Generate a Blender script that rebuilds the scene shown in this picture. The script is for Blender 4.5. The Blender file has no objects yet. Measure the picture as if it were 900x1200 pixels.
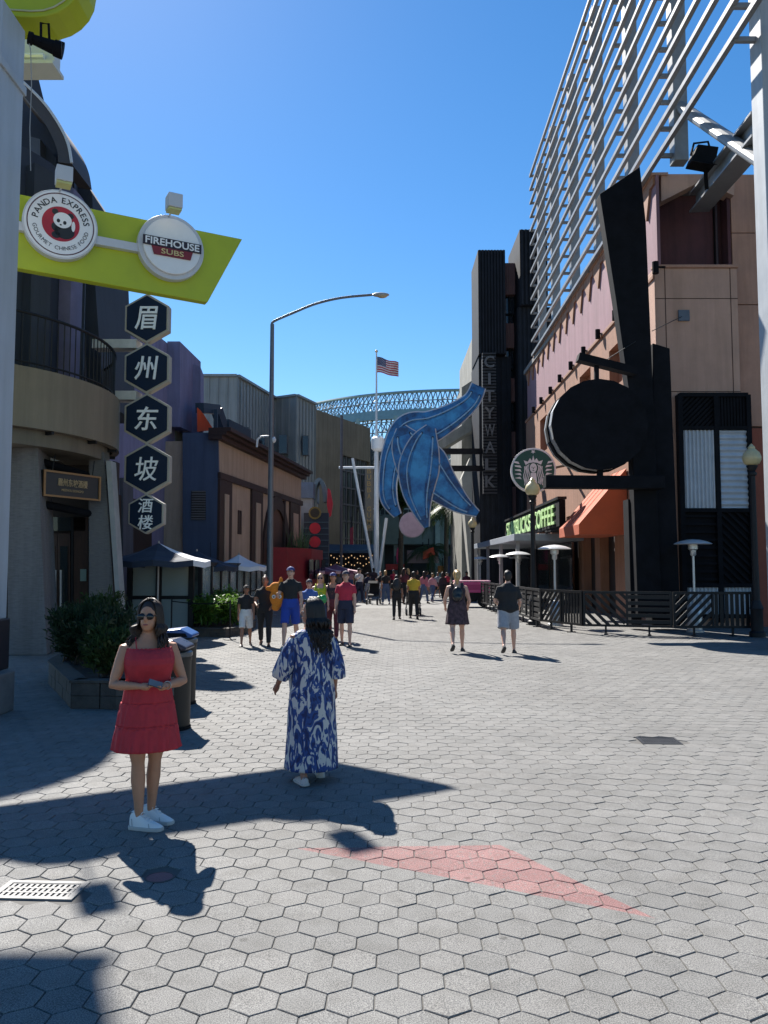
import bpy, bmesh, math, random
from mathutils import Vector, Matrix, noise
random.seed(7)
R = math.radians
S = bpy.context.scene
COL = S.collection
# ---------------------------------------------------------------- camera
F, HC, PITCH = 940.0, 1.80, R(3.96)          # focal length in photo pixels, eye height, upward tilt
cam = bpy.data.objects.new('camera', bpy.data.cameras.new('camera'))
COL.objects.link(cam); S.camera = cam
cam.location = (0, 0, HC); cam.rotation_euler = (R(90) + PITCH, 0, 0)
cam.data.sensor_width = 36; cam.data.lens = F / 1200 * 36
cam.data.clip_start = .05; cam.data.clip_end = 3000
# ---------------------------------------------------------------- sky and sun
SUN_EL, SUN_AZ = R(45.3), R(24.5)            # azimuth to the left of straight ahead
w = bpy.data.worlds.new('World'); S.world = w; w.use_nodes = True
nt = w.node_tree
sky = nt.nodes.new('ShaderNodeTexSky'); sky.sky_type = 'NISHITA'; sky.sun_disc = False
sky.sun_elevation = SUN_EL; sky.sun_rotation = -SUN_AZ
sky.altitude = 100; sky.air_density = 1.0; sky.dust_density = .12; sky.ozone_density = 2.5
bgn = nt.nodes['Background']; bgn.inputs[1].default_value = .066
hsv = nt.nodes.new('ShaderNodeHueSaturation'); hsv.inputs['Saturation'].default_value = 1.32; hsv.inputs['Value'].default_value = 1.0
nt.links.new(sky.outputs[0], hsv.inputs['Color']); nt.links.new(hsv.outputs[0], bgn.inputs[0])
sun = bpy.data.objects.new('sun', bpy.data.lights.new('sun', 'SUN')); COL.objects.link(sun)
sun.data.energy = 5.0; sun.data.angle = R(.53); sun.data.color = (1, .95, .88)
sdir = Vector((-math.sin(SUN_AZ) * math.cos(SUN_EL), math.cos(SUN_AZ) * math.cos(SUN_EL), math.sin(SUN_EL)))
sun.rotation_euler = sdir.to_track_quat('Z', 'Y').to_euler()
S.view_settings.view_transform = 'Standard'; S.view_settings.look = 'None'
S.view_settings.exposure = 1.25; S.view_settings.gamma = 1.0
S.render.engine = 'CYCLES'
# ---------------------------------------------------------------- pixel -> place
def ray(px, py):
    v = (600 - py) / F; c, s = math.cos(PITCH), math.sin(PITCH)
    return Vector(((px - 450) / F, c - s * v, s + c * v))
def at(px, py, Y):
    d = ray(px, py); return Vector((0, 0, HC)) + d * (Y / d.y)
def gnd(px, py, z=0.0):
    d = ray(px, py); return Vector((0, 0, HC)) + d * ((z - HC) / d.z)
def wall(px, py, x0):                          # a plane along the street: x = x0 + .017 y
    d = ray(px, py); t = x0 / (d.x - .017 * d.y); return Vector((0, 0, HC)) + d * t
V = lambda *a: Vector(a)
# ---------------------------------------------------------------- materials
MATS = {}
def M(name, col, rough=.6, metal=0., var=.12, scale=3., bump=.0, bscale=60., spec=.5, stretch=(1, 1, 1), dirt=None, streak=0.):
    if name in MATS: return MATS[name]
    m = bpy.data.materials.new(name); m.use_nodes = True; n = m.node_tree.nodes; L = m.node_tree.links
    b = n['Principled BSDF']; b.inputs['Roughness'].default_value = rough; b.inputs['Metallic'].default_value = metal
    b.inputs['Specular IOR Level'].default_value = spec
    g = n.new('ShaderNodeNewGeometry'); mp = n.new('ShaderNodeMapping'); mp.inputs['Scale'].default_value = stretch
    L.new(g.outputs['Position'], mp.inputs['Vector'])
    tx = n.new('ShaderNodeTexNoise'); tx.inputs['Scale'].default_value = scale; tx.inputs['Detail'].default_value = 6
    tx.inputs['Roughness'].default_value = .65
    L.new(mp.outputs[0], tx.inputs['Vector'])
    r = n.new('ShaderNodeValToRGB'); r.color_ramp.elements[0].position = .3; r.color_ramp.elements[1].position = .7
    lo = [max(0, c * (1 - var * 1.4)) for c in col]; hi = [min(1, c * (1 + var)) for c in col]
    if dirt: lo = dirt
    r.color_ramp.elements[0].color = (*lo, 1); r.color_ramp.elements[1].color = (*hi, 1)
    L.new(tx.outputs['Fac'], r.inputs[0]); L.new(r.outputs[0], b.inputs['Base Color'])
    if streak:                                  # rain streaks and soot, running down
        m3 = n.new('ShaderNodeMapping'); m3.inputs['Scale'].default_value = (2.2, 2.2, .16); L.new(g.outputs['Position'], m3.inputs['Vector'])
        t3 = n.new('ShaderNodeTexNoise'); t3.inputs['Scale'].default_value = 1.6; t3.inputs['Detail'].default_value = 7; t3.inputs['Roughness'].default_value = .7; L.new(m3.outputs[0], t3.inputs['Vector'])
        r3 = n.new('ShaderNodeValToRGB'); r3.color_ramp.elements[0].position = .36; r3.color_ramp.elements[1].position = .58; q = 1 - streak; r3.color_ramp.elements[0].color = (q, q, q * .98, 1); r3.color_ramp.elements[1].color = (1, 1, 1, 1)
        L.new(t3.outputs['Fac'], r3.inputs[0]); mx = n.new('ShaderNodeMix'); mx.data_type = 'RGBA'; mx.blend_type = 'MULTIPLY'; mx.inputs[0].default_value = 1.
        L.new(r.outputs[0], mx.inputs[6]); L.new(r3.outputs[0], mx.inputs[7]); L.new(mx.outputs[2], b.inputs['Base Color'])
    rr = n.new('ShaderNodeMapRange'); rr.inputs['To Min'].default_value = max(0, rough - .1); rr.inputs['To Max'].default_value = min(1, rough + .1)
    L.new(tx.outputs['Fac'], rr.inputs[0]); L.new(rr.outputs[0], b.inputs['Roughness'])
    if bump:
        t2 = n.new('ShaderNodeTexNoise'); t2.inputs['Scale'].default_value = bscale; t2.inputs['Detail'].default_value = 3
        L.new(mp.outputs[0], t2.inputs['Vector'])
        bp = n.new('ShaderNodeBump'); bp.inputs['Strength'].default_value = bump; bp.inputs['Distance'].default_value = .02
        L.new(t2.outputs['Fac'], bp.inputs['Height']); L.new(bp.outputs[0], b.inputs['Normal'])
    MATS[name] = m; return m
def emit(name, col, s):
    if name in MATS: return MATS[name]
    m = bpy.data.materials.new(name); m.use_nodes = True; b = m.node_tree.nodes['Principled BSDF']
    b.inputs['Base Color'].default_value = (*col, 1); b.inputs['Emission Color'].default_value = (*col, 1); b.inputs['Emission Strength'].default_value = s
    MATS[name] = m; return m
def glassy(name, col, rough=.05, alpha=.35):
    if name in MATS: return MATS[name]
    m = bpy.data.materials.new(name); m.use_nodes = True; n = m.node_tree.nodes; L = m.node_tree.links
    b = n['Principled BSDF']; b.inputs['Base Color'].default_value = (*col, 1); b.inputs['Roughness'].default_value = rough
    t = n.new('ShaderNodeBsdfTransparent'); t.inputs[0].default_value = (.85, .92, .92, 1)
    mx = n.new('ShaderNodeMixShader'); mx.inputs[0].default_value = alpha
    L.new(t.outputs[0], mx.inputs[1]); L.new(b.outputs[0], mx.inputs[2])
    L.new(mx.outputs[0], n['Material Output'].inputs[0]); MATS[name] = m; return m
def leafmat(name, col, var=.35, trans=.35):
    if name in MATS: return MATS[name]
    m = M(name, col, .5, var=var, scale=9.); n = m.node_tree.nodes; L = m.node_tree.links
    b = n['Principled BSDF']; t = n.new('ShaderNodeBsdfTranslucent'); mx = n.new('ShaderNodeMixShader'); mx.inputs[0].default_value = trans
    src = b.inputs['Base Color'].links[0].from_socket; L.new(src, t.inputs[0])
    L.new(b.outputs[0], mx.inputs[1]); L.new(t.outputs[0], mx.inputs[2]); L.new(mx.outputs[0], n['Material Output'].inputs[0]); return m
# ---------------------------------------------------------------- mesh building
class MB:
    def __init__(s): s.v = []; s.f = []
    def add(s, vs, fs):
        o = len(s.v); s.v += [Vector(p) for p in vs]; s.f += [[i + o for i in f] for f in fs]; return s
    def box(s, x0, x1, y0, y1, z0, z1):
        return s.add([(x0, y0, z0), (x1, y0, z0), (x1, y1, z0), (x0, y1, z0), (x0, y0, z1), (x1, y0, z1), (x1, y1, z1), (x0, y1, z1)],
                     [(0, 3, 2, 1), (4, 5, 6, 7), (0, 1, 5, 4), (1, 2, 6, 5), (2, 3, 7, 6), (3, 0, 4, 7)])
    def bar(s, a, b, wd, ht, up=(0, 0, 1)):         # a straight bar of rectangular section from a to b
        a, b = Vector(a), Vector(b); d = (b - a).normalized(); x = d.cross(Vector(up))
        if x.length < 1e-4: x = d.cross(Vector((0, 1, 0)))
        x.normalize(); u = x.cross(d); P = []
        for q in (a, b): P += [q - x * wd / 2 - u * ht / 2, q + x * wd / 2 - u * ht / 2, q + x * wd / 2 + u * ht / 2, q - x * wd / 2 + u * ht / 2]
        return s.add(P, [(0, 1, 2, 3), (7, 6, 5, 4), (0, 4, 5, 1), (1, 5, 6, 2), (2, 6, 7, 3), (3, 7, 4, 0)])
    def prism(s, poly, vec):
        n = len(poly); vec = Vector(vec); poly = [Vector(p) for p in poly]
        return s.add(poly + [p + vec for p in poly], [list(range(n - 1, -1, -1)), list(range(n, 2 * n))] + [(i, (i + 1) % n, n + (i + 1) % n, n + i) for i in range(n)])
    def loft(s, rings, cap=True, closed=True):
        n = len(rings[0]); fs = []
        for k in range(len(rings) - 1):
            for i in range(n if closed else n - 1):
                fs.append((k * n + i, k * n + (i + 1) % n, (k + 1) * n + (i + 1) % n, (k + 1) * n + i))
        if cap and closed: fs += [list(range(n - 1, -1, -1)), [(len(rings) - 1) * n + i for i in range(n)]]
        return s.add([p for r in rings for p in r], fs)
    def tube(s, pts, rad, n=8, flat=None):
        pts = [Vector(p) for p in pts]
        if not isinstance(rad, (list, tuple)): rad = [rad] * len(pts)
        rings = []; x = None
        for k, p in enumerate(pts):
            d = (pts[min(k + 1, len(pts) - 1)] - pts[max(k - 1, 0)]).normalized()
            if x is None: x = d.cross(Vector((0, 0, 1)) if abs(d.z) < .9 else Vector((0, 1, 0)))
            x = (x - d * x.dot(d)).normalized(); y = d.cross(x)
            rings.append([p + (x * math.cos(2 * math.pi * i / n) + y * math.sin(2 * math.pi * i / n) * (flat or 1)) * rad[k] for i in range(n)])
        return s.loft(rings)
    def lathe(s, c, prof, n=20):
        c = Vector(c); return s.loft([[c + Vector((r * math.cos(2 * math.pi * i / n), r * math.sin(2 * math.pi * i / n), z)) for i in range(n)] for r, z in prof])
    def disc(s, c, nrm, r, th, n=40, ry=None):       # a thick round plate; c is the middle of the front face, it grows backwards
        nrm = Vector(nrm).normalized(); x = nrm.cross(Vector((0, 0, 1))).normalized() * -1; u = Vector((0, 0, 1)); c = Vector(c)
        return s.prism([c + x * r * math.cos(2 * math.pi * i / n) + u * (ry or r) * math.sin(2 * math.pi * i / n) for i in range(n)], -nrm * th)
    def ell(s, c, r, n=12, m=8, rot=None):
        c = Vector(c); rings = []
        for k in range(m + 1):
            t = math.pi * (k + .02 if k == 0 else k - .02 if k == m else k) / m
            ring = []
            for i in range(n):
                a = 2 * math.pi * i / n; p = Vector((r[0] * math.sin(t) * math.cos(a), r[1] * math.sin(t) * math.sin(a), -r[2] * math.cos(t)))
                if rot: p = rot @ p
                ring.append(c + p)
            rings.append(ring)
        return s.loft(rings)
ORG = {}
def tag(o, label=None, cat=None, group=None, kind=None):
    if label: o['label'] = label
    if cat: o['category'] = cat
    if group: o['group'] = group
    if kind: o['kind'] = kind
    return o
def thing(name, label, cat, loc=(0, 0, 0), group=None, rotz=0, local=False):
    o = bpy.data.objects.new(name, None); COL.objects.link(o); o.location = loc; o.rotation_euler = (0, 0, rotz); o.empty_display_size = .2
    ORG[o] = Vector((0, 0, 0)) if local else Vector(loc)
    return tag(o, label, cat, group)
def struct_empty(name, loc=(0, 0, 0)):
    o = bpy.data.objects.new(name, None); COL.objects.link(o); o.location = loc; ORG[o] = Vector(loc); o['kind'] = 'structure'; return o
def mesh(name, mb, recalc=True, smooth=False, off=None):
    me = bpy.data.meshes.new(name); off = off or Vector((0, 0, 0))
    me.from_pydata([p - off for p in mb.v], [], mb.f)
    if recalc:
        bm = bmesh.new(); bm.from_mesh(me); bmesh.ops.recalc_face_normals(bm, faces=bm.faces); bm.to_mesh(me); bm.free()
    if smooth: me.polygons.foreach_set('use_smooth', [True] * len(me.polygons))
    return me
def obj(name, mb, mat, parent=None, label=None, cat=None, group=None, kind=None, smooth=False, bev=0, recalc=True):
    if parent is not None: off = ORG[parent]
    else:
        xs = [p.x for p in mb.v]; ys = [p.y for p in mb.v]; off = Vector(((min(xs) + max(xs)) / 2, (min(ys) + max(ys)) / 2, min(p.z for p in mb.v)))
    me = mesh(name, mb, recalc, smooth, off)
    me.materials.append(mat)
    o = bpy.data.objects.new(name, me); COL.objects.link(o)
    if parent is not None: o.parent = parent
    else: o.location = off
    ORG[o] = off
    if smooth:
        md = o.modifiers.new('n', 'EDGE_SPLIT'); md.split_angle = R(40)
    if bev:
        md = o.modifiers.new('b', 'BEVEL'); md.width = bev; md.segments = 2; md.limit_method = 'ANGLE'; md.angle_limit = R(50)
    return tag(o, label, cat, group, kind)
def copy_tree(o, parent=None):
    c = o.copy(); COL.objects.link(c); c.parent = parent
    for ch in list(o.children): copy_tree(ch, c)
    return c
GL = {}
def glyphs(body, size=1., bold=0., shear=0.):
    k = (body, bold, shear)
    if k not in GL:
        cu = bpy.data.curves.new('t', 'FONT'); cu.body = body; cu.size = 1.; cu.offset = bold; cu.shear = shear; cu.resolution_u = 3
        o = bpy.data.objects.new('t', cu); COL.objects.link(o)
        bpy.context.view_layer.update()
        me = bpy.data.meshes.new_from_object(o)
        GL[k] = ([(v.co.x, v.co.y) for v in me.vertices], [list(p.vertices) for p in me.polygons])
        bpy.data.objects.remove(o); bpy.data.curves.remove(cu); bpy.data.meshes.remove(me)
    return GL[k]
def text_into(mb, body, c, xd, w_=None, h_=None, up=(0, 0, 1), bold=0., th=.01, shear=0.):
    """lettering centred on c, fitted into w_ x h_, raised th off its surface along xd x up"""
    vs, fs = glyphs(body, 1., bold, shear)
    x0, x1 = min(v[0] for v in vs), max(v[0] for v in vs); y0, y1 = min(v[1] for v in vs), max(v[1] for v in vs)
    sx = w_ / (x1 - x0) if w_ else None; sy = h_ / (y1 - y0) if h_ else sx
    sx = sx or sy
    xd = Vector(xd).normalized(); up = Vector(up).normalized(); nn = xd.cross(up); c = Vector(c)
    P = [c + xd * (v[0] - (x0 + x1) / 2) * sx + up * (v[1] - (y0 + y1) / 2) * sy + nn * th for v in vs]
    mb.add(P, fs)
    ed = {}
    for f in fs:
        for i in range(len(f)):
            a, b = f[i], f[(i + 1) % len(f)]
            e = (min(a, b), max(a, b)); ed[e] = ed.get(e, 0) + 1
    for (a, b), k in ed.items():
        if k == 1: mb.add([P[a], P[b], P[b] - nn * th, P[a] - nn * th], [(0, 1, 2, 3)])
    return mb
def arc_text(body, c, xd, r, mid, size, th=.01, bold=0., inside=False, gap=.12):
    xd = Vector(xd).normalized(); up = Vector((0, 0, 1)); c = Vector(c); ws = []
    for ch in body:
        if ch == ' ': ws.append(.35 * size); continue
        vs, _ = glyphs(ch, 1., bold); ws.append((max(v[0] for v in vs) - min(v[0] for v in vs)) * size)
    out = []; tot = sum(ws) + gap * size * (len(ws) - 1); pos = -tot / 2; H0 = .68
    for ch, wd in zip(body, ws):
        ang = (pos + wd / 2) / r; pos += wd + gap * size
        if ch == ' ': continue
        a = mid - ang if not inside else mid + ang
        rd = xd * math.cos(a) + up * math.sin(a); tg = xd * math.sin(a) - up * math.cos(a)
        if inside: u2, x2 = -rd, -tg
        else: u2, x2 = rd, tg
        vs, fs = glyphs(ch, 1., bold); x0, x1 = min(v[0] for v in vs), max(v[0] for v in vs); nn = x2.cross(u2)
        o = c + rd * r
        out.append(MB().add([o + x2 * (v[0] - (x0 + x1) / 2) * size + u2 * (v[1] - H0 / 2) * size + nn * th for v in vs], fs))
    return out
def poly_into(mb, pts, c, xd, th, k=1.):
    xd = Vector(xd).normalized(); nn = xd.cross(Vector((0, 0, 1))); c = Vector(c)
    return mb.prism([c + xd * x * k + Vector((0, 0, 1)) * y * k for x, y in pts], nn * th)
def holey(mb, P, d, nrm, L, z0, z1, holes, dep):
    """a facade skin from P along d (length L) with rectangular openings (u0,u1,za,zb) and their reveals going back by dep"""
    P, d, nrm = Vector(P), Vector(d).normalized(), Vector(nrm).normalized()
    us = sorted({0, L, *[h[0] for h in holes], *[h[1] for h in holes]}); zs = sorted({z0, z1, *[h[2] for h in holes], *[h[3] for h in holes]})
    def q(u, z, b=0): return P + d * u + Vector((0, 0, z)) - nrm * b
    def inh(u, z): return any(h[0] < u < h[1] and h[2] < z < h[3] for h in holes)
    for i in range(len(us) - 1):
        for j in range(len(zs) - 1):
            if not inh((us[i] + us[i + 1]) / 2, (zs[j] + zs[j + 1]) / 2):
                mb.add([q(us[i], zs[j]), q(us[i + 1], zs[j]), q(us[i + 1], zs[j + 1]), q(us[i], zs[j + 1])], [(0, 1, 2, 3)])
    for a, b, za, zb in holes:
        for (u1, zz1), (u2, zz2) in (((a, za), (b, za)), ((b, za), (b, zb)), ((b, zb), (a, zb)), ((a, zb), (a, za))):
            mb.add([q(u1, zz1), q(u2, zz2), q(u2, zz2, dep), q(u1, zz1, dep)], [(0, 1, 2, 3)])
    return mb
def evalmesh(o):
    bpy.context.view_layer.update(); dg = bpy.context.evaluated_depsgraph_get()
    return bpy.data.meshes.new_from_object(o.evaluated_get(dg), depsgraph=dg)
def blend(name, mb, mat, parent, voxel, wrinkle=0., wscale=14., smooth=4):
    """overlapping closed shapes grown together into one continuous surface"""
    me = mesh(name, mb); o = bpy.data.objects.new(name, me); COL.objects.link(o)
    md = o.modifiers.new('r', 'REMESH'); md.mode = 'VOXEL'; md.voxel_size = voxel
    if smooth: sm = o.modifiers.new('s', 'SMOOTH'); sm.iterations = smooth; sm.factor = .5
    m2 = evalmesh(o); bpy.data.objects.remove(o); bpy.data.meshes.remove(me)
    if wrinkle:
        nr = [v.normal.copy() for v in m2.vertices]
        for v, n in zip(m2.vertices, nr):
            p = v.co; v.co = p + n * wrinkle * (noise.noise(Vector((p.x * wscale, p.y * wscale, p.z * wscale * .45))) + .5 * noise.noise(p * wscale * 2.2))
    m2.name = name; m2.materials.clear(); m2.materials.append(mat)
    m2.polygons.foreach_set('use_smooth', [True] * len(m2.polygons))
    q = bpy.data.objects.new(name, m2); COL.objects.link(q); q.parent = parent; ORG[q] = ORG[parent]; return q
# ================================================================ GROUND: hexagonal pavers
PITCHX, GAP, ROT = .2, .006, R(-1.0)
TRI = [gnd(347, 994), gnd(586, 990), gnd(768, 1076)]
def paver_mat(name, per_object):
    m = bpy.data.materials.new(name); m.use_nodes = True; n = m.node_tree.nodes; L = m.node_tree.links; b = n['Principled BSDF']
    b.inputs['Roughness'].default_value = .78; b.inputs['Specular IOR Level'].default_value = .25
    g = n.new('ShaderNodeNewGeometry')
    def noi(sc, det=4):
        t = n.new('ShaderNodeTexNoise'); t.inputs['Scale'].default_value = sc; t.inputs['Detail'].default_value = det; L.new(g.outputs['Position'], t.inputs['Vector']); return t.outputs['Fac']
    def ramp(src, a, b_, c0, c1):
        r = n.new('ShaderNodeValToRGB'); r.color_ramp.elements[0].position = a; r.color_ramp.elements[1].position = b_
        r.color_ramp.elements[0].color = (*c0, 1); r.color_ramp.elements[1].color = (*c1, 1); L.new(src, r.inputs[0]); return r.outputs[0]
    def mix(f, a, c, mode='MIX'):
        x = n.new('ShaderNodeMix'); x.data_type = 'RGBA'; x.blend_type = mode
        if isinstance(f, float): x.inputs[0].default_value = f
        else: L.new(f, x.inputs[0])
        for s, i in ((a, 6), (c, 7)):
            if isinstance(s, tuple): x.inputs[i].default_value = (*s, 1)
            else: L.new(s, x.inputs[i])
        return x.outputs[2]
    def math_(op, a, c=None):
        x = n.new('ShaderNodeMath'); x.operation = op
        for s, i in ((a, 0), (c, 1)):
            if s is None: continue
            if isinstance(s, (int, float)): x.inputs[i].default_value = s
            else: L.new(s, x.inputs[i])
        return x.outputs[0]
    if per_object: oi = n.new('ShaderNodeObjectInfo'); rnd = oi.outputs['Random']
    else: at_ = n.new('ShaderNodeAttribute'); at_.attribute_name = 'rnd'; rnd = at_.outputs['Fac']
    base = ramp(rnd, 0., 1., (.168, .168, .163), (.196, .194, .187))
    # the painted rose triangle, cut straight across the pavers
    sp = n.new('ShaderNodeSeparateXYZ'); L.new(g.outputs['Position'], sp.inputs[0])
    fac = None; c = (TRI[0] + TRI[1] + TRI[2]) / 3
    for i in range(3):
        p, q = TRI[i], TRI[(i + 1) % 3]; nx, ny = -(q.y - p.y), q.x - p.x
        if nx * (c.x - p.x) + ny * (c.y - p.y) < 0: nx, ny = -nx, -ny
        e = math_('GREATER_THAN', math_('ADD', math_('MULTIPLY', sp.outputs[0], nx), math_('MULTIPLY', sp.outputs[1], ny)), nx * p.x + ny * p.y)
        fac = e if fac is None else math_('MULTIPLY', fac, e)
    wear = ramp(noi(38., 5), .33, .47, (.35, .35, .35), (1, 1, 1))
    base = mix(math_('MULTIPLY', math_('MULTIPLY', fac, .92), wear), base, mix(rnd, (.23, .115, .112), (.28, .15, .143)))
    base = mix(.8, base, ramp(noi(170, 3), .40, .60, (.26, .26, .27), (.76, .75, .73)), 'OVERLAY')
    base = mix(.55, base, ramp(noi(420, 2), .40, .60, (.25, .25, .25), (.75, .75, .75)), 'OVERLAY')
    base = mix(.6, base, ramp(noi(.55, 5), .3, .75, (.62, .61, .60), (1, 1, .99)), 'MULTIPLY')
    base = mix(.5, base, ramp(noi(6., 4), .30, .55, (.66, .65, .63), (1, 1, 1)), 'MULTIPLY')
    sv = n.new('ShaderNodeTexVoronoi'); sv.inputs['Scale'].default_value = 2.3; L.new(g.outputs['Position'], sv.inputs['Vector'])
    base = mix(.55, base, ramp(sv.outputs['Distance'], .035, .06, (.35, .34, .33), (1, 1, 1)), 'MULTIPLY')   # gum spots
    L.new(base, b.inputs['Base Color'])
    bp = n.new('ShaderNodeBump'); bp.inputs['Strength'].default_value = .35; bp.inputs['Distance'].default_value = .004
    L.new(noi(420, 2), bp.inputs['Height']); L.new(bp.outputs[0], b.inputs['Normal'])
    return m
pave_obj = paver_mat('paver_concrete_single', True); pave_all = paver_mat('paver_concrete', False)
joint_mat = M('joint_sand', (.07, .068, .062), .95, var=.3, scale=40, bump=.3, bscale=300)
g = MB().add([(-260, -60, -.007), (260, -60, -.007), (260, 420, -.007), (-260, 420, -.007)], [(0, 1, 2, 3)])
ground = bpy.data.objects.new('ground', mesh('ground', g)); COL.objects.link(ground); ground['kind'] = 'structure'; ORG[ground] = Vector((0, 0, 0))
def far_ground():
    m = bpy.data.materials.new('ground_paving'); m.use_nodes = True; n = m.node_tree.nodes; L = m.node_tree.links
    b = n['Principled BSDF']; b.inputs['Roughness'].default_value = .85
    gg = n.new('ShaderNodeNewGeometry'); sp = n.new('ShaderNodeSeparateXYZ'); L.new(gg.outputs['Position'], sp.inputs[0])
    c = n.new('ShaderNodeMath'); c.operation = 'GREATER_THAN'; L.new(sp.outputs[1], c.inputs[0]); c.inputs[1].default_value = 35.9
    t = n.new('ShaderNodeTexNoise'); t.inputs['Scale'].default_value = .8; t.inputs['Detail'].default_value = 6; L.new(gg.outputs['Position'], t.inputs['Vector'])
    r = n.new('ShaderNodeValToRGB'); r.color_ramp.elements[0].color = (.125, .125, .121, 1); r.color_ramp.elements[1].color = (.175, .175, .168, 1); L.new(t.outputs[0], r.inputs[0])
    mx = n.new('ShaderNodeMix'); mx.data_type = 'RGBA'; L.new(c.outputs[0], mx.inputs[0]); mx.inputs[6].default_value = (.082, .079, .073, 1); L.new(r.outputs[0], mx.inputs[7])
    L.new(mx.outputs[2], b.inputs['Base Color']); return m
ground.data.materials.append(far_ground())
def hexring(r, z): return [(r * math.cos(R(60 * i + 30)), r * math.sin(R(60 * i + 30)), z) for i in range(6)]
RH = (PITCHX - GAP) / 2 / math.cos(R(30))
hx = MB().loft([hexring(RH, -.03), hexring(RH, -.003), hexring(RH - .003, 0)], cap=False); hx.f.append([12 + i for i in range(6)])
hexme = mesh('paver', hx, recalc=False); hexme.materials.append(pave_obj)
grates = []   # centres and half sizes of things let into the paving, filled in below
GR1, GR2, MH = gnd(47, 1043), gnd(772, 868), gnd(187, 1028)
def blocked(x, y):
    if abs(x - GR1.x) < .27 and abs(y - GR1.y) < .17: return True
    if abs(x - GR2.x) < .24 and abs(y - GR2.y) < .19: return True
    return (x - MH.x) ** 2 + (y - MH.y) ** 2 < .013
cells = []; dy = PITCHX * math.cos(R(30)); cr, sr = math.cos(ROT), math.sin(ROT)
for j in range(int(1.6 / dy), int(36 / dy)):
    Y = j * dy; half = min(.56 * Y + 1.6, 14)
    for i in range(int(-half / PITCHX), int(half / PITCHX) + 1):
        x = (i + .5 * (j % 2)) * PITCHX; X, YY = x * cr - Y * sr, x * sr + Y * cr
        if not blocked(X, YY): cells.append((X, YY))
def seen(c): return c[1] > 2.95 and abs(c[0]) < .485 * c[1] + .05
cells.sort(key=lambda c: (not seen(c), c[1]))
for X, Y in cells[:300]:
    o = bpy.data.objects.new('paver', hexme); COL.objects.link(o); o.parent = ground
    o.location = (X, Y, random.uniform(-.0015, .0015)); o.rotation_euler = (random.gauss(0, .006), random.gauss(0, .006), ROT + random.gauss(0, .006))
big = MB(); rnds = []
hv = [Vector(v) for v in hx.v]; nf = len(hx.f)
for X, Y in cells[300:]:
    far = Y > 20
    rot = Matrix.Rotation(ROT + random.gauss(0, .006), 3, 'Z') @ Matrix.Rotation(random.gauss(0, .006), 3, 'X') @ Matrix.Rotation(random.gauss(0, .006), 3, 'Y')
    o = Vector((X, Y, random.uniform(-.0015, .0015))); k = len(big.v); q = random.random()
    if far: big.v += [rot @ v + o for v in hv[12:]]; big.f.append([k + i for i in range(6)]); rnds.append(q)
    else: big.v += [rot @ v + o for v in hv]; big.f += [[k + i for i in f] for f in hx.f]; rnds += [q] * nf
bm_ = mesh('paver_field', big, recalc=False); a = bm_.attributes.new('rnd', 'FLOAT', 'FACE'); a.data.foreach_set('value', rnds); bm_.materials.append(pave_all)
o = bpy.data.objects.new('paver_field', bm_); COL.objects.link(o); o.parent = ground; o['kind'] = 'stuff'
# ---- metal covers
def grate(name, label, c, hw, hd, rows, n, mat, frame, rot=0.):
    t = thing(name, label, 'drain grate', c, rotz=rot, local=True)
    fr = MB()
    for y0, y1 in ((-hd, -hd + frame), (hd - frame, hd)): fr.box(-hw, hw, y0, y1, -.02, .004)
    for x0, x1 in ((-hw, -hw + frame), (hw - frame, hw)): fr.box(x0, x1, -hd + frame, hd - frame, -.02, .0035)
    obj('frame', fr, mat, t)
    obj('pit', MB().box(-hw + frame, hw - frame, -hd + frame, hd - frame, -.02, -.0105), M('pit', (.012, .012, .012), .9), t)
    ih, iw = hd - frame, hw - frame
    for r_ in range(rows + 1):
        y = -ih + 2 * ih * r_ / rows; obj('cross_bar', MB().box(-iw, iw, y - .008, y + .008, -.0095, .001), mat, t)
    for i in range(n):
        x = -iw + 2 * iw * (i + .5) / n; obj('bar', MB().box(x - .009, x + .009, -ih, ih, -.0095, 0), mat, t)
    return t
grate('drain_grate', 'pale grey metal drain grate let into the hexagonal pavers, half in shade', GR1, .235, .125, 3, 12, M('grate_pale', (.15, .15, .147), .6, 0, bump=.1), .035, R(-3))
grate('drain_grate', 'dark iron drain grate in sunlit grey pavers', GR2, .2, .17, 2, 14, M('grate_dark', (.03, .035, .045), .5, .5), .02, R(-4))
t = thing('manhole_cover', 'small round reddish cover let into the pavers in the sign shadow', 'cover', MH)
obj('rim', MB().lathe(MH, [(.088, -.03), (.088, .002), (.076, .003), (.076, -.03)], 28), M('rim_iron', (.08, .07, .07), .6, .4), t)
obj('plate', MB().lathe(MH, [(.075, -.03), (.075, .001), (.02, .002)], 28), M('cover_red', (.22, .085, .09), .6, bump=.5, bscale=90), t)
# ================================================================ RIGHT BUILDING
X0 = 8.01
tan = M('tan_stucco', (.47, .285, .21), .85, var=.08, streak=.14, scale=1.2, bump=.25, bscale=90)
tan2 = M('tan_stucco_dark', (.41, .225, .158), .85, var=.10, streak=.16, scale=1.2, bump=.25, bscale=90)
pinkst = M('mauve_stucco', (.27, .15, .175), .85, var=.08, streak=.2, scale=1.2, bump=.2, bscale=90)
tanl = M('apricot_stucco', (.31, .155, .095), .85, var=.08, streak=.2, scale=1.2, bump=.2, bscale=90)
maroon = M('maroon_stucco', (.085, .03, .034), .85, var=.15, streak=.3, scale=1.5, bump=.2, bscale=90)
black = M('matte_black', (.0065, .007, .0095), .8, var=.4, scale=2, spec=.14, bump=.25, bscale=5)
blackm = M('black_metal', (.010, .011, .014), .55, 0, var=.3, scale=6, spec=.3)
orange_in = M('terracotta', (.36, .12, .05), .85, var=.1)
darkint = M('dark_interior', (.022, .014, .012), .7, var=.4, scale=1.5)
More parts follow.
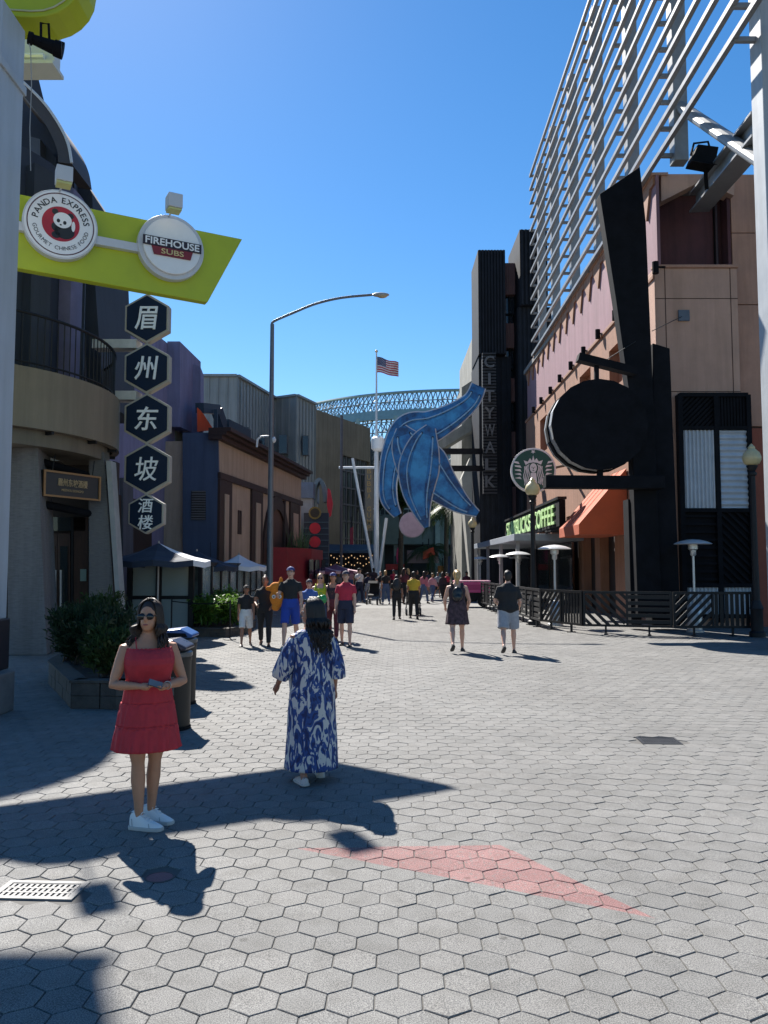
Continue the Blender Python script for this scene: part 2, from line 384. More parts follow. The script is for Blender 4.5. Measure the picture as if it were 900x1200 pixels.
A = V(X0 + .017 * 24.4, 24.4, 0); Bc = V(X0 + .017 * 49.5, 49.5, 0); dw = (Bc - A).normalized(); nw = V(-dw.y, dw.x, 0); LW = (Bc - A).length
rb = thing('corner_building', 'tan and mauve stucco building with maroon recess behind the patio fence', 'building', (18, 36, 0))
def wu(px, py): p = wall(px, py, X0); return (p - A).dot(dw), p.z
ZT, ZB, ZM = 14.1, 10.84, 11.1
holes = []
for l, r_, t_, b_ in ((714, 729, 404, 452), (679, 692, 436, 470), (632, 640, 490, 530)):
    u0, u1 = wu(r_, 430)[0], wu(l, 430)[0]; z1, z0 = wu((l + r_) / 2, t_)[1], wu((l + r_) / 2, b_)[1]; holes.append((u0, u1, z0, z1))
holes += [(5.2, 7.4, 0, 4.2), (8.2, 10.3, 0, 4.2), (11.2, 13.6, 0, 4.2), (14.6, 17.4, 0, 4.0), (18.2, 21, 0, 4.0), (21.8, 24.4, 0, 4.0)]
obj('street_wall', holey(MB(), A, dw, nw, LW, 0, ZB, holes, .35), tanl, rb)
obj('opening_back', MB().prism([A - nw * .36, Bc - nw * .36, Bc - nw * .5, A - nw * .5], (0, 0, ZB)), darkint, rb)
for h in holes[:3]:
    p0 = A + dw * (h[0] + .02) - nw * .34
    obj('window_recess', MB().prism([p0 + V(0, 0, h[2]), p0 + dw * (h[1] - h[0] - .04) + V(0, 0, h[2]), p0 + dw * (h[1] - h[0] - .04) + V(0, 0, h[3]), p0 + V(0, 0, h[3])], nw * .02), orange_in, rb)
obj('upper_wall', MB().prism([A + nw * -.10, Bc - nw * .10, Bc - nw * .5, A - nw * .5 + dw * 1.2, A - nw * .2 + dw * .9, A - nw * .2], (0, 0, ZT - ZB)), pinkst, rb).location.z += ZB
obj('ledge', MB().prism([A + nw * .06, Bc + nw * .06, Bc - nw * .12, A - nw * .12], (0, 0, .14)), tanl, rb, bev=.02).location.z += ZB - .07
nz = 16
for i in range(nz):                                       # pointed tan teeth below the parapet
    u0 = LW * i / nz + .05; u1 = LW * (i + 1) / nz - .02; q = A - nw * .095; z = ZT + .001
    obj('parapet_tooth', MB().prism([q + dw * u0 + V(0, 0, z - .28), q + dw * (u0 + .35) + V(0, 0, z - .28), q + dw * ((u0 + u1) / 2) + V(0, 0, z - 1.15), q + dw * u1 + V(0, 0, z - .28), q + dw * u1 + V(0, 0, z), q + dw * u0 + V(0, 0, z)], nw * .07), tanl, rb)
obj('parapet_cap', MB().prism([A + nw * .02, Bc + nw * .02, Bc - nw * .5, A - nw * .5], (0, 0, .08)), tan, rb).location.z += ZT + .005
# front
XF = at(866, 400, 24.4).x
obj('front_wall', MB().box(A.x - .01, XF, 24.39, 26, .0, ZM), tan, rb, bev=.02)
obj('front_ledge', MB().box(A.x - .05, XF + .03, 24.33, 24.6, ZM + .001, ZM + .1), tan2, rb, bev=.015)
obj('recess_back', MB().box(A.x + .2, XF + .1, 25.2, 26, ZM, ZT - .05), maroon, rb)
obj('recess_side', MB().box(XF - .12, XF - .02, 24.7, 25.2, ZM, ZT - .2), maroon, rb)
obj('recess_pipe', MB().tube([(XF - .3, 25.1, ZM), (XF - .3, 25.1, ZT - .5)], .05), M('pipe_dark', (.05, .03, .035), .5), rb)
obj('recess_pipe', MB().tube([at(838, 310, 25.15), at(836, 235, 25.15)], .025), black, rb)
P2 = lambda x, y: at(x, y, 24.45)
obj('gable_fascia', MB().prism([P2(775, 204), P2(862, 204), P2(860, 229), P2(822, 212), P2(775, 236)], (0, .5, 0)), tan, rb)
obj('roof', MB().box(A.x + .3, 30, 24.9, 49.4, ZT - .3, ZT - .06), M('roofing', (.2, .19, .18), .9), rb)
xs1 = [XF, at(893, 400, 24.7).x + .1, 15, 20]
for i, (y0, y1) in enumerate(((204, 273), (273, 357), (357, 500))):
    z1, z0 = at(870, y0, 24.7).z, at(870, y1, 24.7).z
    for j in range(3): obj('wall_panel', MB().box(xs1[j] + .012, xs1[j + 1] - .012, 24.7, 26, z0 + .012, z1 - .012), tan2, rb, bev=.01)
obj('wall_core', MB().box(XF, 20, 24.76, 26.1, 0, at(870, 204, 24.7).z - .02), M('joint_dark', (.06, .03, .02), .9), rb)
obj('lower_wall', MB().box(XF, 20, 24.68, 26, 0, at(870, 502, 24.7).z), M('rust_stucco', (.27, .075, .045), .85, var=.12), rb)
for x in (781, 858):                                      # thin joints in the front wall
    p = at(x, 400, 24.38); obj('joint', MB().box(p.x - .012, p.x + .012, 24.384, 24.42, 6.2, ZM), M('joint_dark', (.06, .03, .02), .9), rb)
zj = at(800, 350, 24.4).z; obj('joint', MB().box(A.x, XF, 24.385, 24.42, zj - .012, zj + .012), MATS['joint_dark'], rb)
zj = at(800, 459, 24.4).z; obj('joint', MB().box(A.x, XF, 24.385, 24.42, zj - .012, zj + .012), MATS['joint_dark'], rb)
pl = at(801, 370, 24.38); obj('anchor_plate', MB().box(pl.x - .17, pl.x + .17, 24.33, 24.39, pl.z - .17, pl.z + .17), M('steel_grey', (.10, .11, .13), .5, .5), rb)
obj('stay_cable', MB().tube([pl, at(764, 388, 23.6)], .012, 5), blackm, rb)
for x, y in ((770, 313), (722, 369), (702, 391), (685, 411), (670, 428), (657, 443), (646, 457), (635, 469), (626, 480)):
    p = wall(x, y, X0 - .12); l = obj('wall_lamp', MB().tube([p + V(-.05, 0, -.2), p + V(-.05, 0, .16)], .10, 10), black, rb); obj('bracket', MB().bar(p + V(-.05, 0, 0), p + V(.25, 0, 0), .05, .05), black, l)
# awning
aw = thing('awning', 'terracotta canvas awning on the tan street wall behind the patio fence', 'awning', A + dw * 4)
n1, n2 = at(678, 617, 27.8), at(735, 632, 27.8); w0 = (V(n1.x, n1.y, 0) - A).dot(dw)
awm = M('awning_canvas', (.40, .085, .032), .8, var=.08, scale=2, bump=.1, bscale=200)
po = [(-1.72, 2.95), (-1.72, 3.3), (-.04, 5.25), (-.04, 2.95)]
obj('canopy', MB().prism([A + dw * w0 - nw * a + V(0, 0, z) for a, z in po], dw * 3.4), awm, aw).location += 2 * nw * 0
for i in range(3): obj('seam', MB().prism([A + dw * (w0 + .9 + i * .85) + nw * (-a + .0) + V(0, 0, z + .012) for a, z in ((-1.73, 3.3), (-.05, 5.25), (-.05, 5.27), (-1.73, 3.32))], dw * .03), awm, aw)
# slatted trellis board on the front wall
tb = thing('trellis_board', 'black slatted trellis with white corrugated panels on the tan wall', 'trellis', at(836, 700, 24.2))
corr = M('corrugated_white', (.46, .49, .53), .45, .2, var=.1, scale=2)
def P3(x, y, Y=24.22): return at(x, y, Y)
bx0, bx1, bxm = P3(796, 480).x, P3(876, 480).x, P3(838, 480).x
rows = [P3(800, y).z for y in (463, 502, 598, 686, 722)]
for x in (bx0, bxm, bx1): obj('post', MB().box(x - .07, x + .07, 24.12, 24.36, .15, rows[0]), black, tb)
for z in rows: obj('rail', MB().box(bx0, bx1, 24.13, 24.35, z - .06, z + .06), black, tb)
def slats(par, x0, x1, z0, z1, y, kind, n, mat, wd=.09, th=.03, d=None, o=None):
    """parallel slats clipped to a rectangle; kind: v upright, h level, / or \\ slanted"""
    d = d or V(1, 0, 0); o = o or V(0, y, 0); L, Hh = x1 - x0, z1 - z0; nn = V(-d.y, d.x, 0)
    def q(x, z): return o + d * x + V(0, 0, z)
    out = []
    for i in range(n):
        if kind == 'v': c = x0 + L * (i + .5) / n; pg = [(c - wd / 2, z0), (c + wd / 2, z0), (c + wd / 2, z1), (c - wd / 2, z1)]
        elif kind == 'h': c = z0 + Hh * (i + .5) / n; pg = [(x0, c - wd / 2), (x1, c - wd / 2), (x1, c + wd / 2), (x0, c + wd / 2)]
        else:
            s = 1 if kind == '/' else -1; c0 = (L + Hh) * (i + .5) / n; k = wd * .7; pts = []
            def clip(c):                # line  X*s' ... in box space with u=x from left (or right), u - v = c - Hh
                pts = []
                c = c - Hh
                a = (max(0, c), max(0, -c)); m = min(L - a[0], Hh - a[1]); return a, (a[0] + m, a[1] + m)
            a1, b1 = clip(max(0.001, c0 - k)); a2, b2 = clip(min(L + Hh - .001, c0 + k))
            pg = [a1, b1, b2, a2]
            pg = [(x0 + u if s == 1 else x1 - u, z0 + v) for u, v in pg]
        out.append(obj('slat', MB().prism([q(x, z) for x, z in pg], nn * th), mat, par))
    return out
for (r0, r1, kl, kr) in ((0, 1, '/', 'v'), (2, 3, 'h', '\\')):
    for k, xa, xb in ((kl, bx0 + .07, bxm - .07), (kr, bxm + .07, bx1 - .07)):
        slats(tb, xa, xb, rows[r1] + .06, rows[r0] - .06, 24.2, k, 9 if k in 'vh' else 12, black, .07)
        obj('back_board', MB().box(xa, xb, 24.29, 24.34, rows[r1] + .06, rows[r0] - .06), black, tb)
def corrug(x0, x1, z0, z1, vert, n):
    mb = MB(); N = n * 8; rings = []
    for k in range(N + 1):
        a = k / N; o_ = .03 * math.sin(2 * math.pi * n * a)
        if vert: rings.append([(x0 + (x1 - x0) * a, 24.2 + o_, z0), (x0 + (x1 - x0) * a, 24.2 + o_, z1)])
        else: rings.append([(x0, 24.2 + o_, z0 + (z1 - z0) * a), (x1, 24.2 + o_, z0 + (z1 - z0) * a)])
    mb.loft(rings, closed=False, cap=False); o = obj('corrugated_panel', mb, corr, tb); o.modifiers.new('t', 'SOLIDIFY').thickness = .008
corrug(bx0 + .07, bxm - .07, rows[2] + .06, rows[1] - .06, True, 8); corrug(bxm + .07, bx1 - .07, rows[2] + .06, rows[1] - .06, False, 13)
corrug(bx0 + .07, bxm - .07, rows[4] + .06, rows[3] - .06, True, 8); corrug(bxm + .07, bx1 - .07, rows[4] + .06, rows[3] - .06, True, 8)
# ---------------------------------------------------------------- white steel louvre screen over the building
steel = M('white_steel', (.22, .228, .235), .45, .1, var=.08, scale=2, dirt=(.17, .18, .19))
sc = thing('louvre_screen', 'tall open screen of white steel bars on columns above the tan building', 'screen', (8.4, 30, 0))
XB = 7.9; LA, LB = 10.5, 46.2
zb = [14.2 + i * .83 for i in range(14)]
for z in zb: obj('bar', MB().bar((XB + .017 * LA, LA, z), (XB + .017 * LB, LB, z), .13, .14), steel, sc)
cols = [23.3, 28.0, 32.7, 37.4, 42.0, 46.0]
for Y in cols:
    x = XB + .017 * Y + .36; c = obj('column', MB().box(x, x + .42, Y - .22, Y + .22, 13.9, 25.6), steel, sc, bev=.02)
    for z in zb: obj('clip', MB().bar((x - .32, Y, z - .06), (x + .05, Y, z - .06), .10, .12), steel, c)
xp = at(888, 250, 17.9).x + .12
pst = obj('post', MB().box(xp, xp + .62, 17.7, 18.3, 0, 26.5), M('white_post', (.34, .365, .39), .5, var=.06, scale=1.5, streak=.15), sc, bev=.03)
for z in zb: obj('clip', MB().bar((XB + .3, 18, z - .06), (xp + .05, 18, z - .06), .10, .12), steel, pst)
for z, wd, ht, nm in ((0, .2, .5, 'brace'), (.28, .6, .06, 'flange'), (-.28, .6, .06, 'flange')): obj(nm, MB().bar((9.95, 24.6, 13.3 + z), (xp + .3, 18.3, 12.3 + z), wd, ht), steel, sc)
obj('brace', MB().tube([(8.9, 23.3, 15.7), (xp + .3, 18.2, 11.2)], .17, 12), steel, sc)
# flood lights on the brace
p = at(822, 186, 22)
fl = thing('flood_light', 'black stage flood light clamped above the maroon wall recess', 'light', p)
obj('housing', MB().prism([p + V(a, -.25, b) for a, b in ((-.38, -.18), (.28, -.30), (.40, .22), (-.18, .30))], (0, .5, 0)), black, fl, bev=.02)
obj('yoke', MB().tube([p + V(-.3, 0, .1), p + V(-.2, 0, .45), p + V(.2, 0, .5), p + V(.3, 0, .1)], .035, 6), black, fl)
obj('clamp', MB().bar(p + V(.1, 0, -.2), p + V(.25, .3, -.75), .1, .1), black, fl)
obj('barn_door', MB().prism([p + V(-.38, -.26, -.2), p + V(-.55, -.6, -.35), p + V(.2, -.6, -.5), p + V(.28, -.26, -.32)], (0, .01, .02)), black, fl)
# ---------------------------------------------------------------- the tall black guitar-neck sign with round black disc
gs = thing('blank_sign_tower', 'tall matte black sign tower with huge black disc, arms and flared neck', 'sign', at(770, 735, 23))
G = lambda x, y, Y=23: at(x, y, Y)
obj('neck', MB().prism([G(703, 227), G(750, 195), G(757, 260), G(768, 520), G(776, 722), G(748, 722), G(739, 470), G(722, 350)], (0, .45, 0)), black, gs, bev=.02)
obj('column', MB().prism([G(765, 402, 23.2), G(785, 408, 23.2), G(798, 733, 23.2), G(766, 733, 23.2)], (0, .7, 0)), black, gs, bev=.02)
obj('column', MB().prism([G(736, 585, 23.4), G(752, 585, 23.4), G(752, 733, 23.4), G(740, 733, 23.4)], (0, .5, 0)), black, gs)
dc = G(703, 497, 22.6); rad = 57.5 * 22.6 / F
d_ = obj('disc', MB().disc(dc, (0, -1, 0), rad, .06, 20, ry=rad * .95), black, gs)
obj('drum', MB().disc(dc + V(0, .065, 0), (0, -1, 0), rad - .015, 1.05, 20, ry=rad * .95 - .015), M('drum_grey', (.34, .36, .37), .5, .3, var=.15), gs)
obj('drum_band', MB().disc(dc + V(0, .5, -.02), (0, -1, 0), rad + .03, .25, 20, ry=rad * .95 + .01), black, d_)
obj('arm', MB().bar(G(677, 419, 22.8), G(745, 436, 22.8), .35, .22), black, gs)
obj('hanger', MB().bar(G(699, 424, 22.8), G(699, 450, 22.8), .12, .12), black, gs)
obj('arm', MB().bar(G(638, 565, 22.8), G(776, 566, 22.8), .45, .36), black, gs, bev=.015)
obj('hanger', MB().bar(G(703, 545, 22.8), G(703, 560, 22.8), .15, .15), black, gs)
obj('stay_cable', MB().tube([G(745, 400), G(705, 425, 22.8)], .012, 5), blackm, gs)
# ================================================================ PATIO on the right
fm = M('fence_black', (.009, .010, .012), .5, 0, var=.3, scale=8, spec=.3)
def fence_panel(label, a, b, kinds, leg=True, n=7):
    a, b = V(a[0], a[1], 0), V(b[0], b[1], 0); d = (b - a).normalized(); L = (b - a).length; nn = V(-d.y, d.x, 0)
    t = thing('fence_panel', label, 'fence', (a + b) / 2, 'black slatted fence panels round the cafe patio')
    z0, z1 = .24, 1.13
    for z, h_ in ((z0, .06), (z1, .07)): obj('rail', MB().bar(a + V(0, 0, z), b + V(0, 0, z), .05, h_), fm, t)
    k = len(kinds)
    for i in range(k + 1):
        q = a + d * (L * i / k); obj('post', MB().bar(q + V(0, 0, z0 - .03), q + V(0, 0, z1 + .03), .055, .055, up=d), fm, t)
    for i, kd in enumerate(kinds):
        m_ = 5 if kd == 'h' else n if kd == 'v' else 8
        slats(t, L * i / k + .03, L * (i + 1) / k - .03, z0 + .03, z1 - .035, 0, kd, m_, fm, .085 if kd in 'v/\\' else .10, .025, d, a)
    for i in range(2):
        q = a + d * (L * (.25 + .5 * i)); l = obj('leg', MB().bar(q + V(0, 0, 0), q + V(0, 0, z0), .05, .05, up=d), fm, t)
        obj('foot', MB().bar(q + V(0, 0, .012) - nn * .12, q + V(0, 0, .012) + nn * .12, .09, .024), fm, l)
    return t
fp = [(4.42, 36.6), (4.45, 34.5), (4.48, 32.4), (4.52, 30.3), (4.56, 28.2), (4.60, 26.1), (4.66, 24.0), (5.42, 22.0), (7.62, 21.3), (9.72, 21.25)]
flab = ['slatted fence panel at the far end of the patio beside the pink cart', 'second slatted fence panel from the pink cart', 'third slatted fence panel from the pink cart', 'fourth slatted fence panel from the pink cart',
        'level slatted fence panel two before the short corner panel', 'level slatted fence panel next to the short slanting corner panel', 'black corner fence panel of slanted and upright slats below the globe lamp',
        'black fence panel of slanted and level slats in front of the sign tower', 'black fence end panel of slanted and upright slats below the corrugated board']
fk = [['h', 'v'], ['h', 'h'], ['h', 'h'], ['h', 'h'], ['h', 'h'], ['h', 'h'], ['/', 'v'], ['\\', 'h'], ['/', 'v']]
for i in range(9):
    a, b = V(*fp[i], 0), V(*fp[i + 1], 0); d = (b - a).normalized() * .04
    fence_panel(flab[i], a + d, b - d, fk[i])
globe = M('globe_cream', (.50, .43, .24), .35, var=.05, scale=4)
def lamp_post(label, p, h):
    t = thing('globe_lamp', label, 'street lamp', p); b = Vector(p)
    obj('base', MB().lathe(b, [(.2, 0), (.2, .12), (.15, .16), (.15, .7), (.17, .74), (.12, .9), (.10, .95)], 14), blackm, t, smooth=True)
    obj('pole', MB().lathe(b, [(.095, .9), (.08, 2.), (.07, h - .75), (.11, h - .72), (.11, h - .66), (.07, h - .62), (.14, h - .5), (.14, h - .47)], 14), blackm, t, smooth=True)
    obj('globe', MB().lathe(b, [(.10, h - .47), (.19, h - .42), (.235, h - .32), (.24, h - .25), (.20, h - .13), (.13, h - .07), (.12, h - .05), (.09, h - .03), (.09, h + .02), (.03, h + .09), (.01, h + .11)], 18), globe, t, smooth=True)
lamp_post('black globe lamp post at the patio fence corner beside the green round logo', (4.72, 25.4, 0), 4.55)
lamp_post('black globe lamp post by the far end of the patio near the dark tower', (4.75, 43, 0), 4.4)
lamp_post('black globe lamp post beside the white corrugated panels', at(883, 600, 21.0) * V(1, 1, 0).length * 0 + V(at(883, 600, 21).x, 21.0, 0), 4.95)
hm = M('heater_steel', (.55, .56, .57), .35, .5, var=.1); hdm = M('heater_hood', (.5, .51, .52), .35, .15, var=.06)
def heater(label, p, h=2.5):
    t = thing('patio_heater', label, 'heater', p); b = Vector(p)
    obj('base', MB().lathe(b, [(.24, 0), (.24, .05), (.2, .07), (.2, .7), (.17, .76), (.06, .78)], 16), hm, t, smooth=True)
    obj('pole', MB().lathe(b, [(.035, .76), (.035, h - .45)], 10), hm, t, smooth=True)
    obj('burner', MB().lathe(b, [(.05, h - .46), (.08, h - .42), (.08, h - .3), (.13, h - .26), (.13, h - .1)], 14), hm, t, smooth=True)
    obj('hood', MB().lathe(b, [(.50, h - .13), (.52, h - .12), (.48, h - .09), (.34, h - .035), (.17, h + .0), (.02, h + .015)], 28), hdm, t, smooth=True)
heater('silver patio heater in front of the corrugated board', (at(812, 640, 22.6).x, 22.6, 0), 2.58)
heater('silver patio heater in front of the terracotta awning', (5.35, 25.2, 0), 2.5)
heater('silver patio heater under the green lettered sign, by the dark doorway', (5.5, 33, 0), 2.45)
heater('silver patio heater under the pale canopy between its posts', (5.55, 38.5, 0), 2.42)
heater('silver patio heater beside the far globe lamp', (5.45, 45.5, 0), 2.4)
heater('silver patio heater deep under the pale canopy', (6.9, 41, 0), 2.4)
# coffee shop sign band
cb = thing('shop_sign', 'long black fascia sign with pale green capital letters', 'sign', (7, 39, 3))
sa, sb_ = V(6.3 + .017 * 31.2, 31.2, 0), V(6.3 + .017 * 47, 47, 0); ds = (sa - sb_).normalized(); ns = V(-1, .017, 0)
obj('fascia', MB().prism([sa, sb_, sb_ - ns * .25, sa - ns * .25], (0, 0, 1.05)), black, cb, bev=.02).location.z += 3.4
obj('top_rail', MB().prism([sa + ns * .05, sb_ + ns * .05, sb_ - ns * .3, sa - ns * .3], (0, 0, .1)), blackm, cb).location.z += 4.47
mid = (sa + sb_) / 2 + V(0, 0, 3.92)
for wd_, o_, l_ in (('STARBUCKS', -2.75, 8.3), ('COFFEE', 4.6, 5.1)): obj('lettering', text_into(MB(), wd_, mid + ds * o_ + ns * .01, ds, l_, .80, bold=.008, th=.06), M('letter_green', (.50, .72, .33), .5, var=.05), cb)
cnp = thing('patio_canopy', 'pale flat canopy with dark posts over the far patio seating', 'canopy', (6.8, 42, 0))
obj('slab', MB().box(5.6, 8.6, 34.5, 50, 2.95, 3.25), M('canopy_pale', (.25, .28, .32), .6), cnp, bev=.02)
obj('soffit', MB().box(6.9, 8.5, 31.3, 34.4, 3.3, 3.4), black, cnp)
for y in (35, 40, 45, 49.6): obj('post', MB().box(5.75, 5.9, y - .08, y + .08, 0, 2.95), M('post_grey', (.3, .3, .31), .5), cnp)
for y in (35, 40, 45): obj('glass_pane', MB().box(8.2, 8.24, y + .1, y + 4.8, .1, 2.9), glassy('shop_glass', (.03, .035, .04), .05, .7), cnp)
# round logo sign
lc = at(625, 551, 31.5); lr = 26.5 * 31.5 / F
ls = thing('round_logo_sign', 'round green and white logo sign with crowned long-haired figure', 'sign', lc)
nd = V(-.12, -1, 0).normalized(); lx = V(-nd.y, nd.x, 0)
obj('rim', MB().disc(lc, nd, lr, .28, 44), M('logo_white', (.72, .73, .72), .5, var=.04), ls, bev=.01)
obj('field', MB().disc(lc + nd * .012, nd, lr * .92, .012, 44), M('logo_green', (.012, .075, .05), .5, var=.08), ls)
fg = MB(); c1 = lc + nd * .014; wm = MATS['logo_white']
def circ(cx, cy, rx, ry, n=20, a0=0, a1=360): return [(cx + rx * math.cos(R(a0 + (a1 - a0) * i / n)), cy + ry * math.sin(R(a0 + (a1 - a0) * i / n))) for i in range(n + (a1 - a0 < 360))]
for pts in [[(-.34, .32), (-.42, .52), (-.24, .46), (-.14, .62), (-.06, .50), (0, .74), (.06, .50), (.14, .62), (.24, .46), (.42, .52), (.34, .32), (.18, .40), (0, .43), (-.18, .40)],
            [(.0, .80), (.03, .87), (.1, .87), (.05, .92), (.07, .99), (0, .95), (-.07, .99), (-.05, .92), (-.1, .87), (-.03, .87)]]:
    poly_into(fg, [(x, y - .08) for x, y in pts], c1, lx, .02, lr)
obj('crown', fg, wm, ls); fg = MB()
poly_into(fg, circ(0, .10, .155, .21), c1, lx, .02, lr); obj('face', fg, wm, ls)
for s in (-1, 1):
    for k in range(4):
        x0 = s * (.17 + .065 * k); mb = MB(); pts = [(x0, .26 - .03 * k)]
        L_ = [(x0 + s * (.02 + .03 * math.sin(j * 1.3 + k)), .26 - .03 * k - j * .12) for j in range(1, 8)]
        pg = [(x, y) for x, y in [(x0, .26 - .03 * k)] + L_]; pg2 = [(x + s * .036, y) for x, y in pg][::-1]
        poly_into(mb, pg + pg2, c1, lx, .02, lr); obj('hair_strand', mb, wm, ls)
    for k in range(5):
        mb = MB(); y = .28 - k * .17; x0 = .52 if k else .60
        poly_into(mb, [(s * x0, y), (s * (x0 + .06), y + .11), (s * min(.86, x0 + .30), y + .13 - .02 * k), (s * min(.84, x0 + .28), y + .06), (s * (x0 + .09), y + .02)], c1, lx, .02, lr); obj('scale_band', mb, wm, ls)
mb = MB(); poly_into(mb, [(-.12, -.12), (.12, -.12), (.17, -.7), (0, -.84), (-.17, -.7)], c1, lx, .02, lr); obj('body_mark', mb, wm, ls)
mb = MB()
for s in (-1, 1): poly_into(mb, circ(s * .06, .13, .035, .012, 8), c1 + nd * .021, lx, .004, lr)
poly_into(mb, circ(0, -.02, .05, .014, 8), c1 + nd * .021, lx, .004, lr); poly_into(mb, [(-.012, .12), (.012, .12), (.022, .04), (-.022, .04)], c1 + nd * .021, lx, .004, lr)
obj('face_mark', mb, MATS['logo_green'], ls)
obj('bracket', MB().bar(lc + lx * lr * .9 + V(0, .2, .1), wall(664, 545, X0), .1, .1), blackm, ls)
pc = V(4.15, 36.9, 0); ct = thing('vendor_cart', 'small hot pink vendor cart with dark wheels by the fence end', 'cart', pc)
pk = M('hot_pink', (.62, .085, .26), .5)
obj('counter', MB().box(pc.x - .9, pc.x + .7, pc.y, pc.y + .8, .65, 1.15), pk, ct, bev=.02); obj('rim', MB().box(pc.x - .93, pc.x + .73, pc.y - .03, pc.y + .83, 1.151, 1.2), M('pink_pale', (.7, .35, .45), .5), ct)
for x in (-.5, .4): obj('wheel', MB().tube([pc + V(x, -.05, .28), pc + V(x, .06, .28)], .28, 18), blackm, ct)
obj('frame', MB().box(pc.x - .6, pc.x + .5, pc.y + .1, pc.y + .7, .3, .65), blackm, ct)
mb = MB(); text_into(mb, 'OPEN', pc + V(-.1, -.002, .9), (1, 0, 0), .8, .25, th=.01) if 0 else mb.box(pc.x - .6, pc.x + .4, pc.y - .012, pc.y - .002, .78, 1.02); obj('sign_panel', mb, M('pink_deep', (.45, .04, .16), .5), ct)
# ================================================================ DARK TOWER with vertical lettering
tw = thing('dark_tower', 'tall dark ribbed metal tower with vertical lettered sign and pinkish window bays', 'tower', (8.2, 54, 0))
navy = M('dark_cladding', (.012, .015, .022), .7, 0, var=.3, scale=1.5, spec=.2, streak=.3); rust = M('mauve_cladding', (.155, .085, .085), .7, var=.15, scale=1.5)
def ribbed(x0, x1, y0, y1, z0, z1, n, dep=.1, side=0):
    mb = MB().box(x0, x1, y0, y1, z0, z1)
    for i in range(n):
        c = x0 + (x1 - x0) * (i + .5) / n; w_ = (x1 - x0) / n * .25; mb.box(c - w_, c + w_, y0 - dep, y0 - .002, z0 + .02, z1 - .02)
    return mb
TX = lambda px, y=400, Y=52: at(px, y, Y).x
TZ = lambda py, Y=52: at(575, py, Y).z
obj('pilaster', ribbed(TX(561), TX(593), 52, 56, TZ(415) + .01, TZ(293), 9), navy, tw)
obj('shaft', ribbed(TX(562), TX(600), 52.6, 57, 0, TZ(415), 6, .06), navy, tw)
obj('pilaster', ribbed(TX(608), TX(640), 51.2, 56, TZ(362), TZ(275), 7), navy, tw)
obj('shaft', ribbed(TX(606), TX(650), 51.6, 57, 0, TZ(362) - .01, 9, .06), navy, tw)
bays = [(300, 338, 'c'), (338, 372, 'w'), (372, 402, 'c'), (402, 438, 'w'), (438, 466, 'c'), (466, 502, 'w'), (502, 534, 'c'), (534, 568, 'w'), (568, 604, 'c'), (604, 650, 'w')]
for a_, b_, k in bays:
    if k == 'c': obj('bay_panel', ribbed(TX(594), TX(608), 53.2, 55, TZ(b_), TZ(a_) - .02, 5, .06), rust, tw)
    else:
        wn = obj('window', MB().box(TX(594), TX(608), 53.6, 53.66, TZ(b_), TZ(a_) - .02), glassy('dark_glass', (.02, .025, .035), .06, .95), tw)
        obj('mullion', MB().box(TX(600.6), TX(601.6), 53.45, 53.58, TZ(b_), TZ(a_) - .02), navy, wn); obj('transom', MB().box(TX(594), TX(608), 53.45, 53.585, TZ(b_ - 12) - .05, TZ(b_ - 12) + .05), navy, wn)
obj('roof_parapet', MB().box(TX(590), TX(612), 54, 57, TZ(300), TZ(300) + .3), navy, tw)
sg = obj('sign_panel', MB().box(TX(564), TX(579.5), 51.5, 52, TZ(579), TZ(416)), navy, tw)
for i in range(46):
    z = TZ(578.5) + (TZ(417) - TZ(578.5)) * i / 45; obj('louvre', MB().box(TX(564), TX(579.5), 51.40, 51.496, z - .05, z + .05), M('sign_louvre', (.03, .03, .034), .6, .2), sg)
lw = M('letter_pale', (.10, .10, .105), .6, .1)
for i, ch in enumerate('CITYWALK'):
    z = TZ(427 + i * 19.8); obj('letter', text_into(MB(), ch, V(TX(571.5), 51.38, z), (1, 0, 0), (.64 if ch != 'I' else .16), .76, bold=.015, th=.12), lw, sg)
# ---- bright blue abstract sign panel hung from the tower
bs = thing('cutout_sign', 'huge bright blue abstract cutout sign with white edge hung beside the dark tower', 'sign', at(505, 600, 50))
def ribbon(pts, wd, Y):
    out = []; out2 = []
    for k, (x, y) in enumerate(pts):
        a = pts[max(0, k - 1)]; b = pts[min(len(pts) - 1, k + 1)]; dx, dy = b[0] - a[0], b[1] - a[1]; l = math.hypot(dx, dy); w2 = wd[k] / 2
        out.append((x - dy / l * w2, y + dx / l * w2)); out2.append((x + dy / l * w2, y - dx / l * w2))
    return out + out2[::-1]
def smoothline(p, n=7):
    o_ = []
    for i in range(len(p) - 1):
        p0, p1, p2, p3 = p[max(0, i - 1)], p[i], p[i + 1], p[min(len(p) - 1, i + 2)]
        for j in range(n):
            t_ = j / n; o_.append(tuple(.5 * (2 * p1[k] + (p2[k] - p0[k]) * t_ + (2 * p0[k] - 5 * p1[k] + 4 * p2[k] - p3[k]) * t_ ** 2 + (3 * p1[k] - p0[k] - 3 * p2[k] + p3[k]) * t_ ** 3) for k in range(len(p1))))
    return o_ + [p[-1]]
def blue_mat(name, a, b_):
    m = M(name, b_, .45, var=.1, scale=1.1, dirt=a); m.node_tree.nodes['Color Ramp'].color_ramp.elements[0].position = .38; m.node_tree.nodes['Color Ramp'].color_ramp.elements[1].position = .62; return m
blue = blue_mat('sign_blue', (.006, .05, .16), (.018, .22, .52)); blue2 = blue_mat('sign_blue_light', (.014, .15, .40), (.05, .34, .64)); white = M('white_edge', (.62, .64, .66), .5, var=.05)
